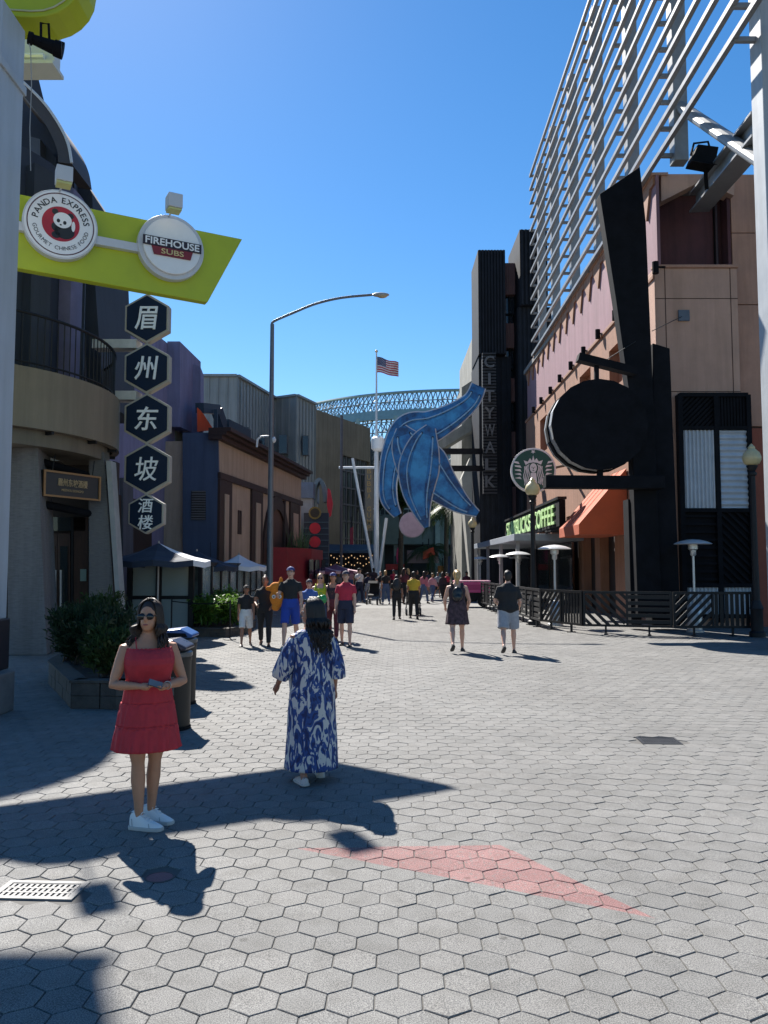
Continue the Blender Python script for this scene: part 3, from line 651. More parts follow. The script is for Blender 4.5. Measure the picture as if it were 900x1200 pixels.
rib = [[(561, 452, 16), (552, 470, 19), (530, 487, 27), (505, 500, 36), (480, 508, 44), (462, 530, 27), (455, 560, 20), (456, 585, 18), (466, 604, 8)],
       [(470, 500, 10), (478, 520, 40), (497, 548, 58), (520, 572, 38), (540, 590, 22), (560, 602, 6)],
       [(505, 500, 10), (497, 520, 34), (491, 548, 46), (490, 575, 36), (494, 598, 20), (500, 618, 5)]]
for k, rr_ in enumerate(rib):
    s3 = smoothline(rr_); pts = [(a, b) for a, b, c in s3]; wd = [c for a, b, c in s3]; Y = 50 - .12 * k
    pn = obj('panel', MB().prism([at(x, y, Y) for x, y in ribbon(pts, wd, Y)], (0, .1, 0)), blue, bs)
    obj('edge', MB().prism([at(x, y, Y + .101) for x, y in ribbon(pts, [c + 3.0 for c in wd], Y)], (0, .02, 0)), white, pn)
    for sg2 in (-.30, .30):                       # tube lighting bent along the panel
        tp = [(x, y) for x, y in ribbon(pts, [c * abs(sg2) * 2 for c in wd], Y)]; tp = tp[:len(pts)] if sg2 < 0 else tp[len(pts):][::-1]
        tp = [at(x, y, Y - .05) for x, y in tp[4:-4]]; obj('light_tube', MB().tube(tp, .045, 6), M('tube_pale', (.30, .52, .70), .3), pn, smooth=True)
        for q in tp[::6]: obj('tube_clip', MB().box(q.x - .06, q.x + .06, q.y - .02, q.y + .06, q.z - .06, q.z + .06), blackm, pn)
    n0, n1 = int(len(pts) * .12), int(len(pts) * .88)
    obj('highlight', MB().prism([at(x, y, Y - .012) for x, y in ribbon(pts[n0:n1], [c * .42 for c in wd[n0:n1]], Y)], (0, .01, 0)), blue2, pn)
for y in (529, 549): obj('arm', MB().bar(at(512, y, 50.6), at(565, y, 51.9), .3, .35), blackm, bs)
dsk = thing('round_sign', 'pale pink round sign disc hanging under the blue cutout sign', 'sign', at(483, 615, 56))
pc2 = at(483, 615, 56); obj('disc', MB().disc(pc2, (0, -1, 0), 14.5 * 56 / F, .3, 32), M('mauve_disc', (.36, .26, .34), .5, var=.15, scale=2), dsk)
obj('rim', MB().disc(pc2 + V(0, .08, 0), (0, -1, 0), 15.3 * 56 / F, .3, 32), M('disc_rim', (.3, .3, .34), .5), dsk); obj('hanger', MB().bar(pc2 + V(0, .1, .8), pc2 + V(0, .1, 3.2), .08, .08), blackm, dsk)
# ---- concrete block behind the tower
conc = M('concrete', (.24, .24, .215), .85, var=.18, streak=.25, scale=.8, bump=.2, bscale=20)
cc = thing('concrete_block', 'grey angular concrete block rising behind the dark tower', 'building', at(552, 690, 60))
C6 = lambda x, y, Y=60: at(x, y, Y)
obj('wall', MB().prism([C6(541, 454), C6(553, 446), C6(553, 397), C6(580, 388), C6(580, 696), C6(541, 696)], (0, 10, 0)), conc, cc)
obj('soffit_beam', MB().prism([C6(512, 517, 57), C6(560, 487, 57), C6(560, 500, 57), C6(516, 527, 57)], (0, 2.5, 0)), conc, cc)
obj('buttress', MB().prism([C6(541, 560, 58), C6(551, 536, 58), C6(562, 560, 58), C6(562, 694, 58), C6(552, 694, 58)], (0, 1.9, 0)), M('concrete_light', (.33, .33, .30), .85, var=.15, scale=.8), cc)
obj('window', MB().prism([C6(549, 472, 59.9), C6(556, 466, 59.9), C6(556, 486, 59.9), C6(549, 490, 59.9)], (0, .08, 0)), MATS['dark_glass'], cc)
# ================================================================ LEFT: green blade sign on the white post
lime = M('lime_panel', (.40, .46, .012), .45, var=.07, scale=1.5)
SA, SB = V(-5.44, 11.67, 0), V(-2.43, 13.3, 0); sd = (SB - SA).normalized(); sn = V(sd.y, -sd.x, 0)
def SP(s, z, o=0.): return SA + sd * s + sn * o + V(0, 0, z)
bl = thing('blade_sign', 'lime green parallelogram blade sign carrying two round restaurant logos', 'sign', SP(1.5, 6.2))
obj('panel', MB().prism([SP(-.1, 6.25), SP(2.86, 6.19), SP(3.44, 7.38), SP(-.1, 7.38)], -sn * .16), lime, bl, bev=.008)
gp = M('sign_grey', (.55, .56, .58), .5, var=.06)
obj('spine', MB().bar(SP(-.2, 6.86, .05), SP(2.2, 6.86, .05), .1, .13), gp, bl)
wht = M('sign_white', (.78, .78, .77), .45, var=.04)
c1 = SP(.55, 6.985, .13); r1 = .535
pd = thing('round_logo_sign', 'round white logo sign with panda in a red circle on the lime panel', 'sign', c1)
obj('rim', MB().disc(c1, sn, r1, .16, 56), gp, pd, bev=.008); obj('face', MB().disc(c1 + sn * .008, sn, r1 * .955, .008, 56), wht, pd)
ring = MB(); n = 64
for a_, b_ in ((.895, .865),):
    P = lambda r_, i: c1 + sn * .012 + sd * r_ * r1 * math.cos(2 * math.pi * i / n) + V(0, 0, 1) * r_ * r1 * math.sin(2 * math.pi * i / n)
    for i in range(n): ring.add([P(a_, i), P(a_, i + 1), P(b_, i + 1), P(b_, i)], [(0, 1, 2, 3)])
obj('ring', ring, M('logo_maroon', (.09, .025, .035), .5), pd)
obj('red_disc', MB().disc(c1 + sn * .013, sn, r1 * .50, .005, 48), M('logo_red', (.40, .012, .03), .5), pd)
lb = M('logo_black', (.012, .012, .014), .5)
mb = MB(); k = c1 + sn * .0135
poly_into(mb, circ(.10, -.20, .27, .22, 24), k, sd, .004, r1); poly_into(mb, circ(-.13, -.10, .12, .13, 20), k, sd, .004, r1)
poly_into(mb, circ(-.16, .33, .085, .085, 16), k, sd, .004, r1); poly_into(mb, circ(.25, .27, .085, .085, 16), k, sd, .004, r1); poly_into(mb, circ(-.12, -.33, .12, .10, 16), k, sd, .004, r1)
obj('panda_body', mb, lb, pd)
mb = MB(); poly_into(mb, circ(.04, .11, .245, .225, 26), k + sn * .005, sd, .003, r1); poly_into(mb, circ(.33, -.02, .05, .15, 14), k + sn * .005, sd, .003, r1); obj('panda_head', mb, wht, pd)
mb = MB()
for x, y, a_, b_ in ((-.07, .08, .045, .055), (.10, .045, .045, .055), (-.005, -.03, .03, .02)): poly_into(mb, circ(x, y, a_, b_, 14), k + sn * .0085, sd, .003, r1)
obj('panda_mark', mb, lb, pd)
for m_ in arc_text('PANDA EXPRESS', c1 + sn * .009, sd, r1 * .69, R(90), .128, .004, bold=.012): obj('letter', m_, lb, pd)
for m_ in arc_text('GOURMET CHINESE FOOD', c1 + sn * .009, sd, r1 * .70, R(270), .084, .004, inside=True): obj('letter', m_, lb, pd)
c2 = SP(2.22, 6.955, .13); r2 = .53
fr = thing('round_logo_sign', 'round white logo sign with dark banner lettering on the lime panel', 'sign', c2)
obj('rim', MB().disc(c2, sn, r2, .16, 56), gp, fr, bev=.01); obj('face', MB().disc(c2 + sn * .05, sn, r2 * .86, .05, 56), wht, fr, bev=.012)
mb = MB(); poly_into(mb, [(-.88, .06), (.88, .06), (.88, .34), (-.88, .34)], c2 + sn * .055 + V(0, 0, -.08), sd, .02, r2); obj('banner', mb, M('banner_navy', (.022, .012, .022), .5), fr)
mb = MB(); poly_into(mb, [(-.55, -.20), (.55, -.20), (.62, .05), (-.62, .05)], c2 + sn * .055 + V(0, 0, -.08), sd, .018, r2); obj('banner', mb, M('banner_red', (.20, .012, .02), .5), fr)
obj('lettering', text_into(MB(), 'FIREHOUSE', c2 + sn * .076 + V(0, 0, .026), sd, .86, .115, bold=.02, th=.008), wht, fr)
obj('lettering', text_into(MB(), 'SUBS', c2 + sn * .074 + V(0, 0, -.118), sd, .36, .085, bold=.012, th=.006), M('letter_cream', (.62, .50, .22), .5), fr)
for nm, p, tg in (('white sign lamp box on a stem above the panda logo', V(-4.55, 11.08, 7.41), SP(.52, 7.49, .1)), ('white sign lamp box on a stem above the banner logo', V(-3.22, 12.05, 7.47), SP(2.17, 7.46, .1))):
    t = thing('sign_lamp', nm, 'lamp', p); obj('housing', MB().prism([p + sd * a - V(0, 0, b) for a, b in ((-.11, -.12), (.11, -.12), (.11, .10), (-.11, .10))], sn * -.24), gp, t, bev=.01)
    obj('lens', MB().prism([p + sd * a + sn * b - V(0, 0, .105) for a, b in ((-.10, -.22), (.10, -.22), (.10, -.02), (-.10, -.02))], (0, 0, -.03)), M('lens_yellow', (.55, .55, .2), .4), t)
    obj('stem', MB().tube([p + V(0, 0, -.1), (p + tg) / 2 + V(0, 0, -.03), tg], .014, 6), gp, t)
# white post
wp = thing('white_post', 'tall white steel sign post on a concrete plinth', 'post', (-5.3, 10.1, 0))
wpm = M('post_white', (.42, .46, .50), .5, var=.06, scale=1.2, streak=.12)
obj('shaft', MB().box(-5.7, -4.86, 9.75, 10.4, 1.15, 9.05), wpm, wp, bev=.015)
obj('collar', MB().box(-5.7, -4.83, 9.71, 10.43, 8.15, 8.27), wpm, wp, bev=.01)
obj('inset_panel', MB().box(-5.7, -4.95, 9.70, 9.749, 8.36, 9.1), M('post_grey_panel', (.42, .46, .50), .5), wp)
obj('skirt', MB().box(-5.8, -4.83, 9.66, 10.45, .5, 1.15), M('navy_skirt', (.012, .014, .022), .5), wp, bev=.02)
obj('plinth', MB().box(-6.0, -4.68, 9.32, 10.3, 0, .5), M('plinth_concrete', (.15, .145, .14), .9, var=.2, bump=.3), wp, bev=.02)
# lime pill sign at the top of the post
pz = 9.2; t = thing('pill_sign', 'lime green rounded sign above the top of the white post', 'sign', (-5.1, 10.5, pz))
pp = [V(-7.2, 9.6, pz + .3)] ; mb = MB(); pts = []
for i in range(13):
    a = R(-90 + 15 * i); pts.append((-4.75 + .66 * math.cos(a), .66 + .66 * math.sin(a)))
pts = [(-8, 0)] + pts + [(-8, 1.32)]
obj('body', MB().prism([V(x, 10.4 + .10 * (x + 4), pz + z) for x, z in pts], (0, .5, 0)), lime, t, bev=.02)
obj('trim', MB().tube([V(x, 10.39 + .10 * (x + 4), pz + z) for x, z in [(x + .0 if i in (0, len(pts) - 1) else (x - (x + 4.75) * .12), .66 + (z - .66) * .88) for i, (x, z) in enumerate(pts)]], .012, 6), M('trim_cream', (.5, .5, .3), .5), t)
t = thing('light_box', 'white boxy sign panel behind the stage spotlight', 'sign', (-6, 12.6, 9.9))
obj('box', MB().box(-6.9, -5.36, 12.5, 12.75, 9.95, 11.6), gp, t, bev=.015); obj('tube', MB().tube([(-6.6, 12.44, 10.05), (-5.5, 12.44, 10.05)], .05, 8), wht, t); obj('ledge', MB().box(-6.8, -5.32, 12.35, 12.8, 9.88, 9.94), gp, t)
sp_ = thing('stage_spotlight', 'black theatrical spotlight hanging under the lime pill sign', 'light', at(55, 52, 9.7))
a, b = at(33, 44, 9.6), at(74, 60, 9.75)
obj('barrel', MB().tube([a, a.lerp(b, .12), a.lerp(b, .15), a.lerp(b, .72), a.lerp(b, .75), b], [.075, .08, .06, .085, .10, .105], 14), black, sp_)
obj('yoke', MB().tube([at(48, 50, 9.6), at(48, 27, 9.65), at(57, 28, 9.65), at(58, 50, 9.7)], .018, 6), black, sp_)
obj('lens', MB().disc(b + V(0.004, -.04, -.01), (b - a), .085, .01, 18), M('lens_dark', (.05, .05, .06), .1), sp_)
obj('cable', MB().tube([a, at(36, 60, 9.6), at(37, 100, 9.65), at(35, 150, 9.7), at(36, 200, 9.75)], .006, 5), M('cable_grey', (.3, .3, .3), .6), sp_)
# ================================================================ CORNER RESTAURANT with curved fascia
DC, DR = V(-10.2, 18.4, 0), 3.65
rs = thing('corner_restaurant', 'dark curved corner restaurant with taupe fascia band, balcony and stone piers', 'building', DC)
taupe = M('taupe_metal', (.145, .12, .088), .6, 0, var=.12, scale=1.5, streak=.25); stone = M('grey_tile', (.155, .15, .155), .75, var=.2, streak=.2, scale=6, bump=.3, bscale=40, stretch=(1, 1, 8))
slate = M('slate_stucco', (.03, .036, .048), .8, streak=.2, var=.15, scale=1.2, bump=.2); slate2 = M('slate_light', (.085, .092, .115), .8, streak=.2, var=.15, scale=1.2); navyw = M('navy_stucco', (.026, .032, .05), .8, var=.15, scale=1.2)
def arcp(r, z, deg): return DC + V(r * math.cos(R(deg)), r * math.sin(R(deg)), z)
def arcwall(r0, r1, z0, z1, a0, a1, n=24):
    mb = MB(); return mb.loft([[arcp(r0, z0, a), arcp(r1, z0, a), arcp(r1, z1, a), arcp(r0, z1, a)] for a in [a0 + (a1 - a0) * i / n for i in range(n + 1)]])
obj('lower_band', arcwall(2.6, DR, 4.3, 4.75, -110, 60), taupe, rs, smooth=True)
fasc = obj('fascia', arcwall(DR + .06, DR + .22, 4.62, 5.85, -60, 52), M('taupe_panel', (.19, .155, .112), .6, 0, var=.08, scale=1.2, streak=.18), rs, smooth=True)
for a in (-48, -30, -10, 10, 30): obj('bracket', MB().bar(arcp(DR - .1, 4.6, a), arcp(DR + .2, 4.6, a), .06, .1), blackm, fasc)
obj('balcony_floor', arcwall(.3, DR + .05, 4.76, 5.78, -110, 70, 30), taupe, rs, smooth=True)
rail = thing('balcony_railing', 'curved dark metal railing on the restaurant balcony', 'railing', arcp(DR, 5.86, -10))
def arcbar(r, z, a0, a1, rad): return MB().tube([arcp(r, z, a0 + (a1 - a0) * i / 24) for i in range(25)], rad, 8)
obj('hand_rail', arcbar(DR + .08, 7.0, -75, 45, .035), blackm, rail, smooth=True); obj('bottom_rail', arcbar(DR + .08, 5.98, -75, 45, .022), blackm, rail, smooth=True)
for i in range(49): a = -75 + 2.5 * i; obj('baluster', MB().tube([arcp(DR + .08, 5.86, a), arcp(DR + .08, 7.0, a)], .013, 5), blackm, rail)
# wall behind balcony, fins and eyebrow canopy
obj('upper_wall', arcwall(.3, 2.7, 5.79, 11.0, -110, 80, 26), navyw, rs, smooth=True)
for a0, a1, m_ in ((-62, -54, slate2), (-30, -20, MATS['slate_stucco']), (-6, 8, M('lavender_fin', (.13, .12, .2), .8)), (14, 40, slate)): obj('fin', arcwall(2.71, 3.0, 5.8, 10.6, a0, a1, 6), m_, rs)
tb_ = [at(x, y, 20.6) for x, y in ((86, 190), (108, 226), (112, 340), (121, 468), (95, 468), (84, 340))]
obj('tower_wall', MB().prism(tb_, (-.2, 3.5, 0)), slate, rs)
tw2 = [at(x, y, 19.6) for x, y in ((20, 75), (41, 75), (52, 120), (86, 192), (100, 470), (20, 470))]
obj('tower_core', MB().prism(tw2, (-1, 3.5, 0)), navyw, rs)
eb = smoothline([(20, 92), (28, 98), (52, 122), (70, 148), (80, 170), (84, 192)], 5); eb2 = smoothline([(20, 108), (28, 113), (48, 138), (60, 158), (67, 176), (68, 190)], 5)
obj('eyebrow_canopy', MB().prism([at(x, y, 18.2) for x, y in eb] + [at(x, y, 18.2) for x, y in eb2[::-1]], (0, 1.3, 0)), M('canopy_brown', (.055, .05, .055), .7), rs)
obj('canopy_edge', MB().tube([at(x, y - 1, 18.18) for x, y in eb], .035, 6), gp, rs)
obj('fin', MB().prism([at(x, y, 18.6) for x, y in ((36, 160), (47, 163), (48, 420), (27, 420))], (0, 1, 0)), slate2, rs)
obj('fin', MB().prism([at(x, y, 18.9) for x, y in ((48, 163), (66, 185), (70, 420), (49, 420))], (0, .7, 0)), navyw, rs)
obj('fin', MB().prism([at(x, y, 18.8) for x, y in ((58, 300), (69, 303), (73, 440), (61, 440))], (0, .7, 0)), MATS['lavender_fin'], rs)
# ground floor piers and entrance
def leanpier(b0, b1, t0, t1, Y, dep): return MB().prism([at(*b0, Y), at(*b1, Y), at(*t1, Y), at(*t0, Y)], (-.4, dep, 0))
g1 = gnd(55, 768).y
obj('pier', leanpier((9, 768), (55, 768), (9, 518), (44, 518), g1, 1.6), stone, rs, bev=.02)
obj('pier', leanpier((104, 752), (137, 752), (104, 530), (122, 530), 18.5, 1.2), stone, rs, bev=.02)
Yp = 18.4
obj('strut', MB().prism([at(139, 752, Yp), at(144, 752, Yp), at(130, 540, Yp), at(124, 540, Yp)], (0, .35, 0)), M('strut_grey', (.3, .3, .3), .6), rs)
YE = 19.2
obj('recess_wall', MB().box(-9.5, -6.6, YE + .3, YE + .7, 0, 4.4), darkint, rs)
E_ = lambda x, y, Y=YE: at(x, y, Y)
wood = M('dark_wood', (.05, .022, .014), .5, var=.3, scale=3, stretch=(6, 6, 1))
for x0, x1 in ((52, 67), (67.4, 82)):
    d_ = obj('door', MB().prism([E_(x0, 740), E_(x1, 740), E_(x1, 625), E_(x0, 625)], (0, .08, 0)), wood, rs, bev=.01)
    obj('pane', MB().prism([E_(x0 + 3, 715, YE - .02), E_(x1 - 3, 715, YE - .02), E_(x1 - 3, 640, YE - .02), E_(x0 + 3, 640, YE - .02)], (0, .015, 0)), glassy('door_glass', (.03, .04, .045), .05, .8), d_)
    xh = x1 - 2 if x0 < 60 else x0 + 4
    obj('handle', MB().bar(E_(xh, 712, YE - .08), E_(xh, 668, YE - .08), .04, .04, up=(0, 1, 0)), hm, d_)
obj('frame', MB().prism([E_(51, 740, YE - .01), E_(54, 740, YE - .01), E_(54, 606, YE - .01), E_(51, 606, YE - .01)], (0, .1, 0)), blackm, rs); obj('frame', MB().prism([E_(83, 740, YE - .01), E_(86, 740, YE - .01), E_(86, 606, YE - .01), E_(83, 606, YE - .01)], (0, .1, 0)), blackm, rs)
obj('side_panel', MB().prism([E_(86.5, 740), E_(103, 740), E_(103, 606), E_(86.5, 606)], (0, .08, 0)), wood, rs)
obj('transom_window', MB().prism([E_(52, 622), E_(100, 622), E_(100, 606), E_(52, 606)], (0, .05, 0)), MATS['door_glass'], rs)
nt_ = thing('notice', 'small pale green notice on the restaurant entrance wall', 'notice', E_(97, 675, YE - .03)); obj('sheet', MB().prism([E_(94, 681, YE - .03), E_(101, 681, YE - .03), E_(101, 667, YE - .03), E_(94, 667, YE - .03)], (0, .01, 0)), M('notice_green', (.22, .33, .3), .6), nt_)
obj('beam', MB().tube([E_(44, 540, 17.3), E_(122, 563, 19)], .09, 10), black, rs); obj('beam', MB().tube([E_(46, 590, 17.3), E_(124, 606, 19)], .09, 10), black, rs)
# hanging plaque
a0, a1 = at(50, 578, 16.9), at(117, 585, 18.3); pdv = V(a1.x - a0.x, a1.y - a0.y, 0); pL = pdv.length; pdv.normalize(); pn = V(pdv.y, -pdv.x, 0)
zt, zb_ = at(50, 550, 16.9).z, at(50, 581, 16.9).z; P0 = V(a0.x, a0.y, 0)
pq = thing('entrance_plaque', 'black plaque with bronze frame and gold characters over the restaurant door', 'sign', P0 + V(0, 0, zb_))
obj('board', MB().prism([P0 + V(0, 0, zb_), P0 + pdv * pL + V(0, 0, zb_), P0 + pdv * pL + V(0, 0, zt), P0 + V(0, 0, zt)], pn * -.06), M('plaque_black', (.018, .015, .017), .4), pq)
bz = M('bronze', (.30, .16, .07), .45, .4)
for (u0, z0, u1, z1) in ((0, zb_, pL, zb_ + .04), (0, zt - .04, pL, zt), (0, zb_ + .041, .05, zt - .041), (pL - .05, zb_ + .041, pL, zt - .041)):
    obj('frame', MB().prism([P0 + pdv * u + V(0, 0, z) + pn * .0 for u, z in ((u0, z0), (u1, z0), (u1, z1), (u0, z1))], pn * .03), bz, pq)
gold = M('gold_letter', (.42, .30, .16), .4, .3)
obj('lettering', text_into(MB(), '眉州东坡酒楼', P0 + pdv * pL * .5 + V(0, 0, zb_ + (zt - zb_) * .60) + pn * .004, pdv, pL * .52, (zt - zb_) * .30, th=.012, bold=.01), gold, pq)
obj('small_lettering', text_into(MB(), 'MEIZHOU DONGPO', P0 + pdv * pL * .5 + V(0, 0, zb_ + (zt - zb_) * .30) + pn * .004, pdv, pL * .38, (zt - zb_) * .09, th=.008), gold, pq)
for u in (.15, .85): obj('hanger', MB().tube([P0 + pdv * pL * u + V(0, 0, zt), P0 + pdv * pL * u + V(0, .1, zt + .35)], .012, 5), blackm, pq)
# hexagon blade sign
hexm = M('hex_navy', (.004, .014, .038), .6, var=.1, spec=.2); hexf = M('hex_frame', (.36, .33, .28), .6, var=.08); chm = M('char_white', (.78, .79, .79), .5, var=.04)
YH = 19.5; hs = thing('hexagon_sign', 'column of five navy hexagon panels with white Chinese characters', 'sign', at(172, 640, YH))
for (px, py, wpx, s_) in ((172, 373, 52, '眉'), (172, 431.5, 53, '州'), (172, 490.5, 53, '东'), (172, 549.5, 53, '坡'), (171, 602, 41, '酒楼')):
    c = at(px, py, YH); rr = wpx / 2 * YH / F / math.cos(R(30)) * 1.01
    hp = [c + V(rr * math.cos(R(90 + 60 * i)), 0, rr * math.sin(R(90 + 60 * i))) for i in range(6)]; hq = [c + (p - c) * .90 for p in hp]
    bx = obj('hex_box', MB().prism(hp, (0, .24, 0)), hexf, hs, bev=.012)
    obj('hex_face', MB().prism([p + V(0, -.02, 0) for p in hq], (0, .018, 0)), hexm, bx)
    m_ = MB()
    if len(s_) == 1: text_into(m_, s_, c + V(0, -.022, 0), (1, 0, 0), rr * .9, rr * .92, bold=(.010 if s_ != '坡' else .003), th=.03, shear=.12)
    else:
        for k, ch in enumerate(s_): text_into(m_, ch, c + V(0, -.022, rr * (.40 - .82 * k)), (1, 0, 0), rr * .74, rr * .70, bold=.006, th=.03, shear=.1)
    obj('lettering', m_, chm, bx)
for y, z in ((403, 0), (463, 0)): obj('arm', MB().bar(at(112, y + 2, YH + .3), at(163, y + 2, YH + .2), .4, .22), M('arm_pale', (.5, .49, .46), .5), hs)
# ================================================================ PURPLE BUILDING behind
pu = thing('purple_building', 'slate purple stucco building with stepped blocks behind the hexagon sign', 'building', (-8.5, 29, 0))
pm = M('slate_purple', (.20, .20, .33), .85, var=.10, streak=.2, scale=1., bump=.2, bscale=60); pm2 = M('slate_blue', (.055, .08, .145), .85, var=.10, streak=.2, scale=1., bump=.2, bscale=60)
xw = -8.6
def wp_(px, py): d = ray(px, py); t_ = (xw - HC * 0) / (d.x); return V(0, 0, HC) + d * t_
obj('main_wall', MB().prism([wp_(108, 338), wp_(146, 362), wp_(196, 402), wp_(222, 425), wp_(222, 515), wp_(205, 512), wp_(205, 600), wp_(205, 713), wp_(108, 790)], (-4, 0, 0)), pm, pu)
obj('upper_block', MB().prism([wp_(196, 400), wp_(222, 424), wp_(222, 512), wp_(196, 500)], (.5, 0, 0)), pm, pu)
obj('column', MB().prism([at(221, 425, 33.5), at(235, 430, 33.5), at(235, 690, 33.5), at(221, 690, 33.5)], (-.2, 1.5, 0)), pm, pu)
ob = obj('overhang_block', MB().prism([wp_(196, 535), wp_(221, 545), wp_(221, 604), wp_(196, 592)], (.55, 0, 0)), pm, pu)
obj('low_block', MB().prism([at(214, 507, 31), at(256, 507, 31), at(256, 722, 31), at(214, 722, 31)], (0, 6, 0)), pm2, pu)
vn = obj('vent', MB().prism([at(224, 609, 30.98), at(241, 609, 30.98), at(241, 575, 30.98), at(224, 575, 30.98)], (0, .03, 0)), M('vent_dark', (.015, .016, .02), .6), pu)
for i in range(12): z = at(230, 608 - i * 2.9, 30.9).z; obj('vent_slat', MB().box(at(224.4, 590, 30.9).x, at(240.6, 590, 30.9).x, 30.9, 30.97, z - .02, z + .03), M('vent_grey', (.10, .10, .11), .6), vn)
wn = obj('window', MB().prism([wp_(205, 505), wp_(221, 511), wp_(221, 538), wp_(205, 533)], (.03, 0, 0)), glassy('win_pale', (.16, .19, .17), .1, .9), pu)
obj('window_blind', MB().prism([wp_(204, 480), wp_(213, 484), wp_(213, 506), wp_(204, 503)], (.04, 0, 0)), M('blind_red', (.45, .06, .02), .7), pu)
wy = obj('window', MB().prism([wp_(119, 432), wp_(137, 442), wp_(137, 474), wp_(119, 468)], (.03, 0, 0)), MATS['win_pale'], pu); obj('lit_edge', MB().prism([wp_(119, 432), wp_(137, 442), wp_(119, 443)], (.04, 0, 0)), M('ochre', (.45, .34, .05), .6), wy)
for (x0, y0, x1, y1) in ((140, 560, 152, 700), (165, 655, 176, 700)): obj('pilaster', MB().prism([wp_(x0, y0), wp_(x1, y0), wp_(x1, y1), wp_(x0, y1)], (.12, 0, 0)), slate2, pu)
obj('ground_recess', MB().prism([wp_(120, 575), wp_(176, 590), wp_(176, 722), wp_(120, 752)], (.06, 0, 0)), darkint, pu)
# roof terrace frame in dark blue with orange shade sail
rt = thing('roof_shade', 'orange shade sail with dark blue beams on the low blue roof', 'shade sail', at(235, 505, 32))
obj('sail', MB().prism([at(231, 506, 32), at(250, 504, 34), at(237, 484, 32), at(231, 478, 31.6)], (0, .05, .03)), M('sail_orange', (.52, .07, .015), .7), rt)
dbl = M('beam_blue', (.02, .045, .075), .6)
obj('beam', MB().bar(at(234, 478, 32), at(254, 480, 34), .35, .4), dbl, rt); obj('beam', MB().bar(at(254, 480, 34), at(262, 504, 34.5), .35, .4), dbl, rt); obj('beam', MB().bar(at(262, 502, 34.5), at(288, 514, 37), .5, .8), dbl, rt)
for x in (236, 253): obj('post', MB().bar(at(x, 480, 33), V(at(x, 480, 33).x, 33, at(x, 507, 33).z), .15, .15), dbl, rt)
# ================================================================ CREAM AND BROWN STOREFRONT
Q0, Q1 = V(-6.46, 31, 0), V(-4.65, 44.8, 0); qd = (Q1 - Q0).normalized(); qn = V(qd.y, -qd.x, 0); QL = (Q1 - Q0).length
cream = M('cream_stucco', (.42, .32, .245), .85, var=.08, streak=.18, scale=1., bump=.2); brown = M('brown_trim', (.035, .016, .013), .6, var=.2)
sf = thing('cream_storefront', 'cream stucco storefront with dark brown pilasters, arch and cornice', 'building', Q0)
def qp(u, z, o=0.): return Q0 + qd * u + qn * o + V(0, 0, z)
def qbox(u0, u1, z0, z1, o0, o1): return MB().prism([qp(u0, z0, o0), qp(u1, z0, o0), qp(u1, z1, o0), qp(u0, z1, o0)], qn * (o1 - o0))
obj('wall', MB().prism([qp(.02, 0), qp(QL, 0), qp(QL, 0, -6), qp(.02, 0, -6)], (0, 0, 6.75)), cream, sf)
for z0, z1, o1 in ((6.75, 6.92, .25), (6.925, 7.05, .42), (7.055, 7.2, .6)): obj('cornice', qbox(-.3, QL + .3, z0, z1, -.3, o1), brown, sf)
obj('frieze', qbox(-.02, QL, 5.25, 5.5, .0, .12), brown, sf)
for u0, u1 in ((0, 1.5), (4.3, 6.0), (11.2, 13.3)):
    p = obj('pilaster', qbox(u0, u1, 0, 5.24, .0, .10), brown, sf); obj('inset', qbox(u0 + .55, u1 - .45, 1.3, 4.7, .10, .13), cream, p)
arc = MB(); n = 20
for r0, r1 in ((2.05, 2.55),):
    for i in range(n):
        a0, a1 = R(180 * i / n), R(180 * (i + 1) / n); cz, cu, st = 1.9, 8.6, 1.35
        f = lambda r, a: qp(cu + r * math.cos(a), cz + r * math.sin(a) * st, .02)
        arc.prism([f(r0, a0), f(r1, a0), f(r1, a1), f(r0, a1)], qn * .1)
obj('arch', arc, brown, sf)
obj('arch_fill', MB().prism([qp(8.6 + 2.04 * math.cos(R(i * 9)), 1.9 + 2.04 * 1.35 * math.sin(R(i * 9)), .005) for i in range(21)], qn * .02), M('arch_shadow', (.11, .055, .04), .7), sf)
for u in (7.3, 9.9): obj('arch_post', qbox(u - .12, u + .12, 2.6, 5.2, .03, .15), brown, sf)
obj('menu_lettering', text_into(MB(), 'IIII', qp(2.6, 3.7, .003), -qd * -1, .5, 1.0, th=.01), brown, sf) if 0 else [obj('wall_grille', qbox(2.55 + .28 * k, 2.72 + .28 * k, 3.2, 4.2, 0, .04), brown, sf) for k in range(2)]
red = M('red_stucco', (.22, .012, .022), .7, var=.15)
rd = thing('red_shopfront', 'dark red shopfront bay under the cream arch', 'shopfront', qp(9, 0, 1))
obj('bay', MB().prism([qp(6.6, 0, .14), qp(13.8, 0, .14), qp(14.2, 0, 1.2), qp(10, 0, 1.5), qp(7.4, 0, .9)], (0, 0, 2.75)), red, rd)
for u in (9.2, 10.6, 12.2): obj('window', MB().prism([qp(u, 1.2, 1.54), qp(u + .9, 1.2, 1.54), qp(u + .9, 2.2, 1.54), qp(u, 2.2, 1.54)], qn * .04), MATS['dark_glass'], rd)
grn = leafmat('sign_blade_green', (.05, .17, .045))
gr = thing('sign_blades', 'tall green blades standing in for sign letters on top of the red shopfront', 'plant', qp(10, 2.75, 1)); mb = MB()  # blades stand in for unreadable green sign letters; no plant grows here
for i in range(60):
    b0 = qp(random.uniform(8.6, 11.4), 2.76, random.uniform(.5, 1.2)); tp = b0 + V(random.gauss(0, .2), random.gauss(0, .2), random.uniform(.5, 1.4)); mb.add([b0 - qd * .07, b0 + qd * .07, tp], [(0, 1, 2)])
obj('blades', mb, grn, gr, recalc=False)
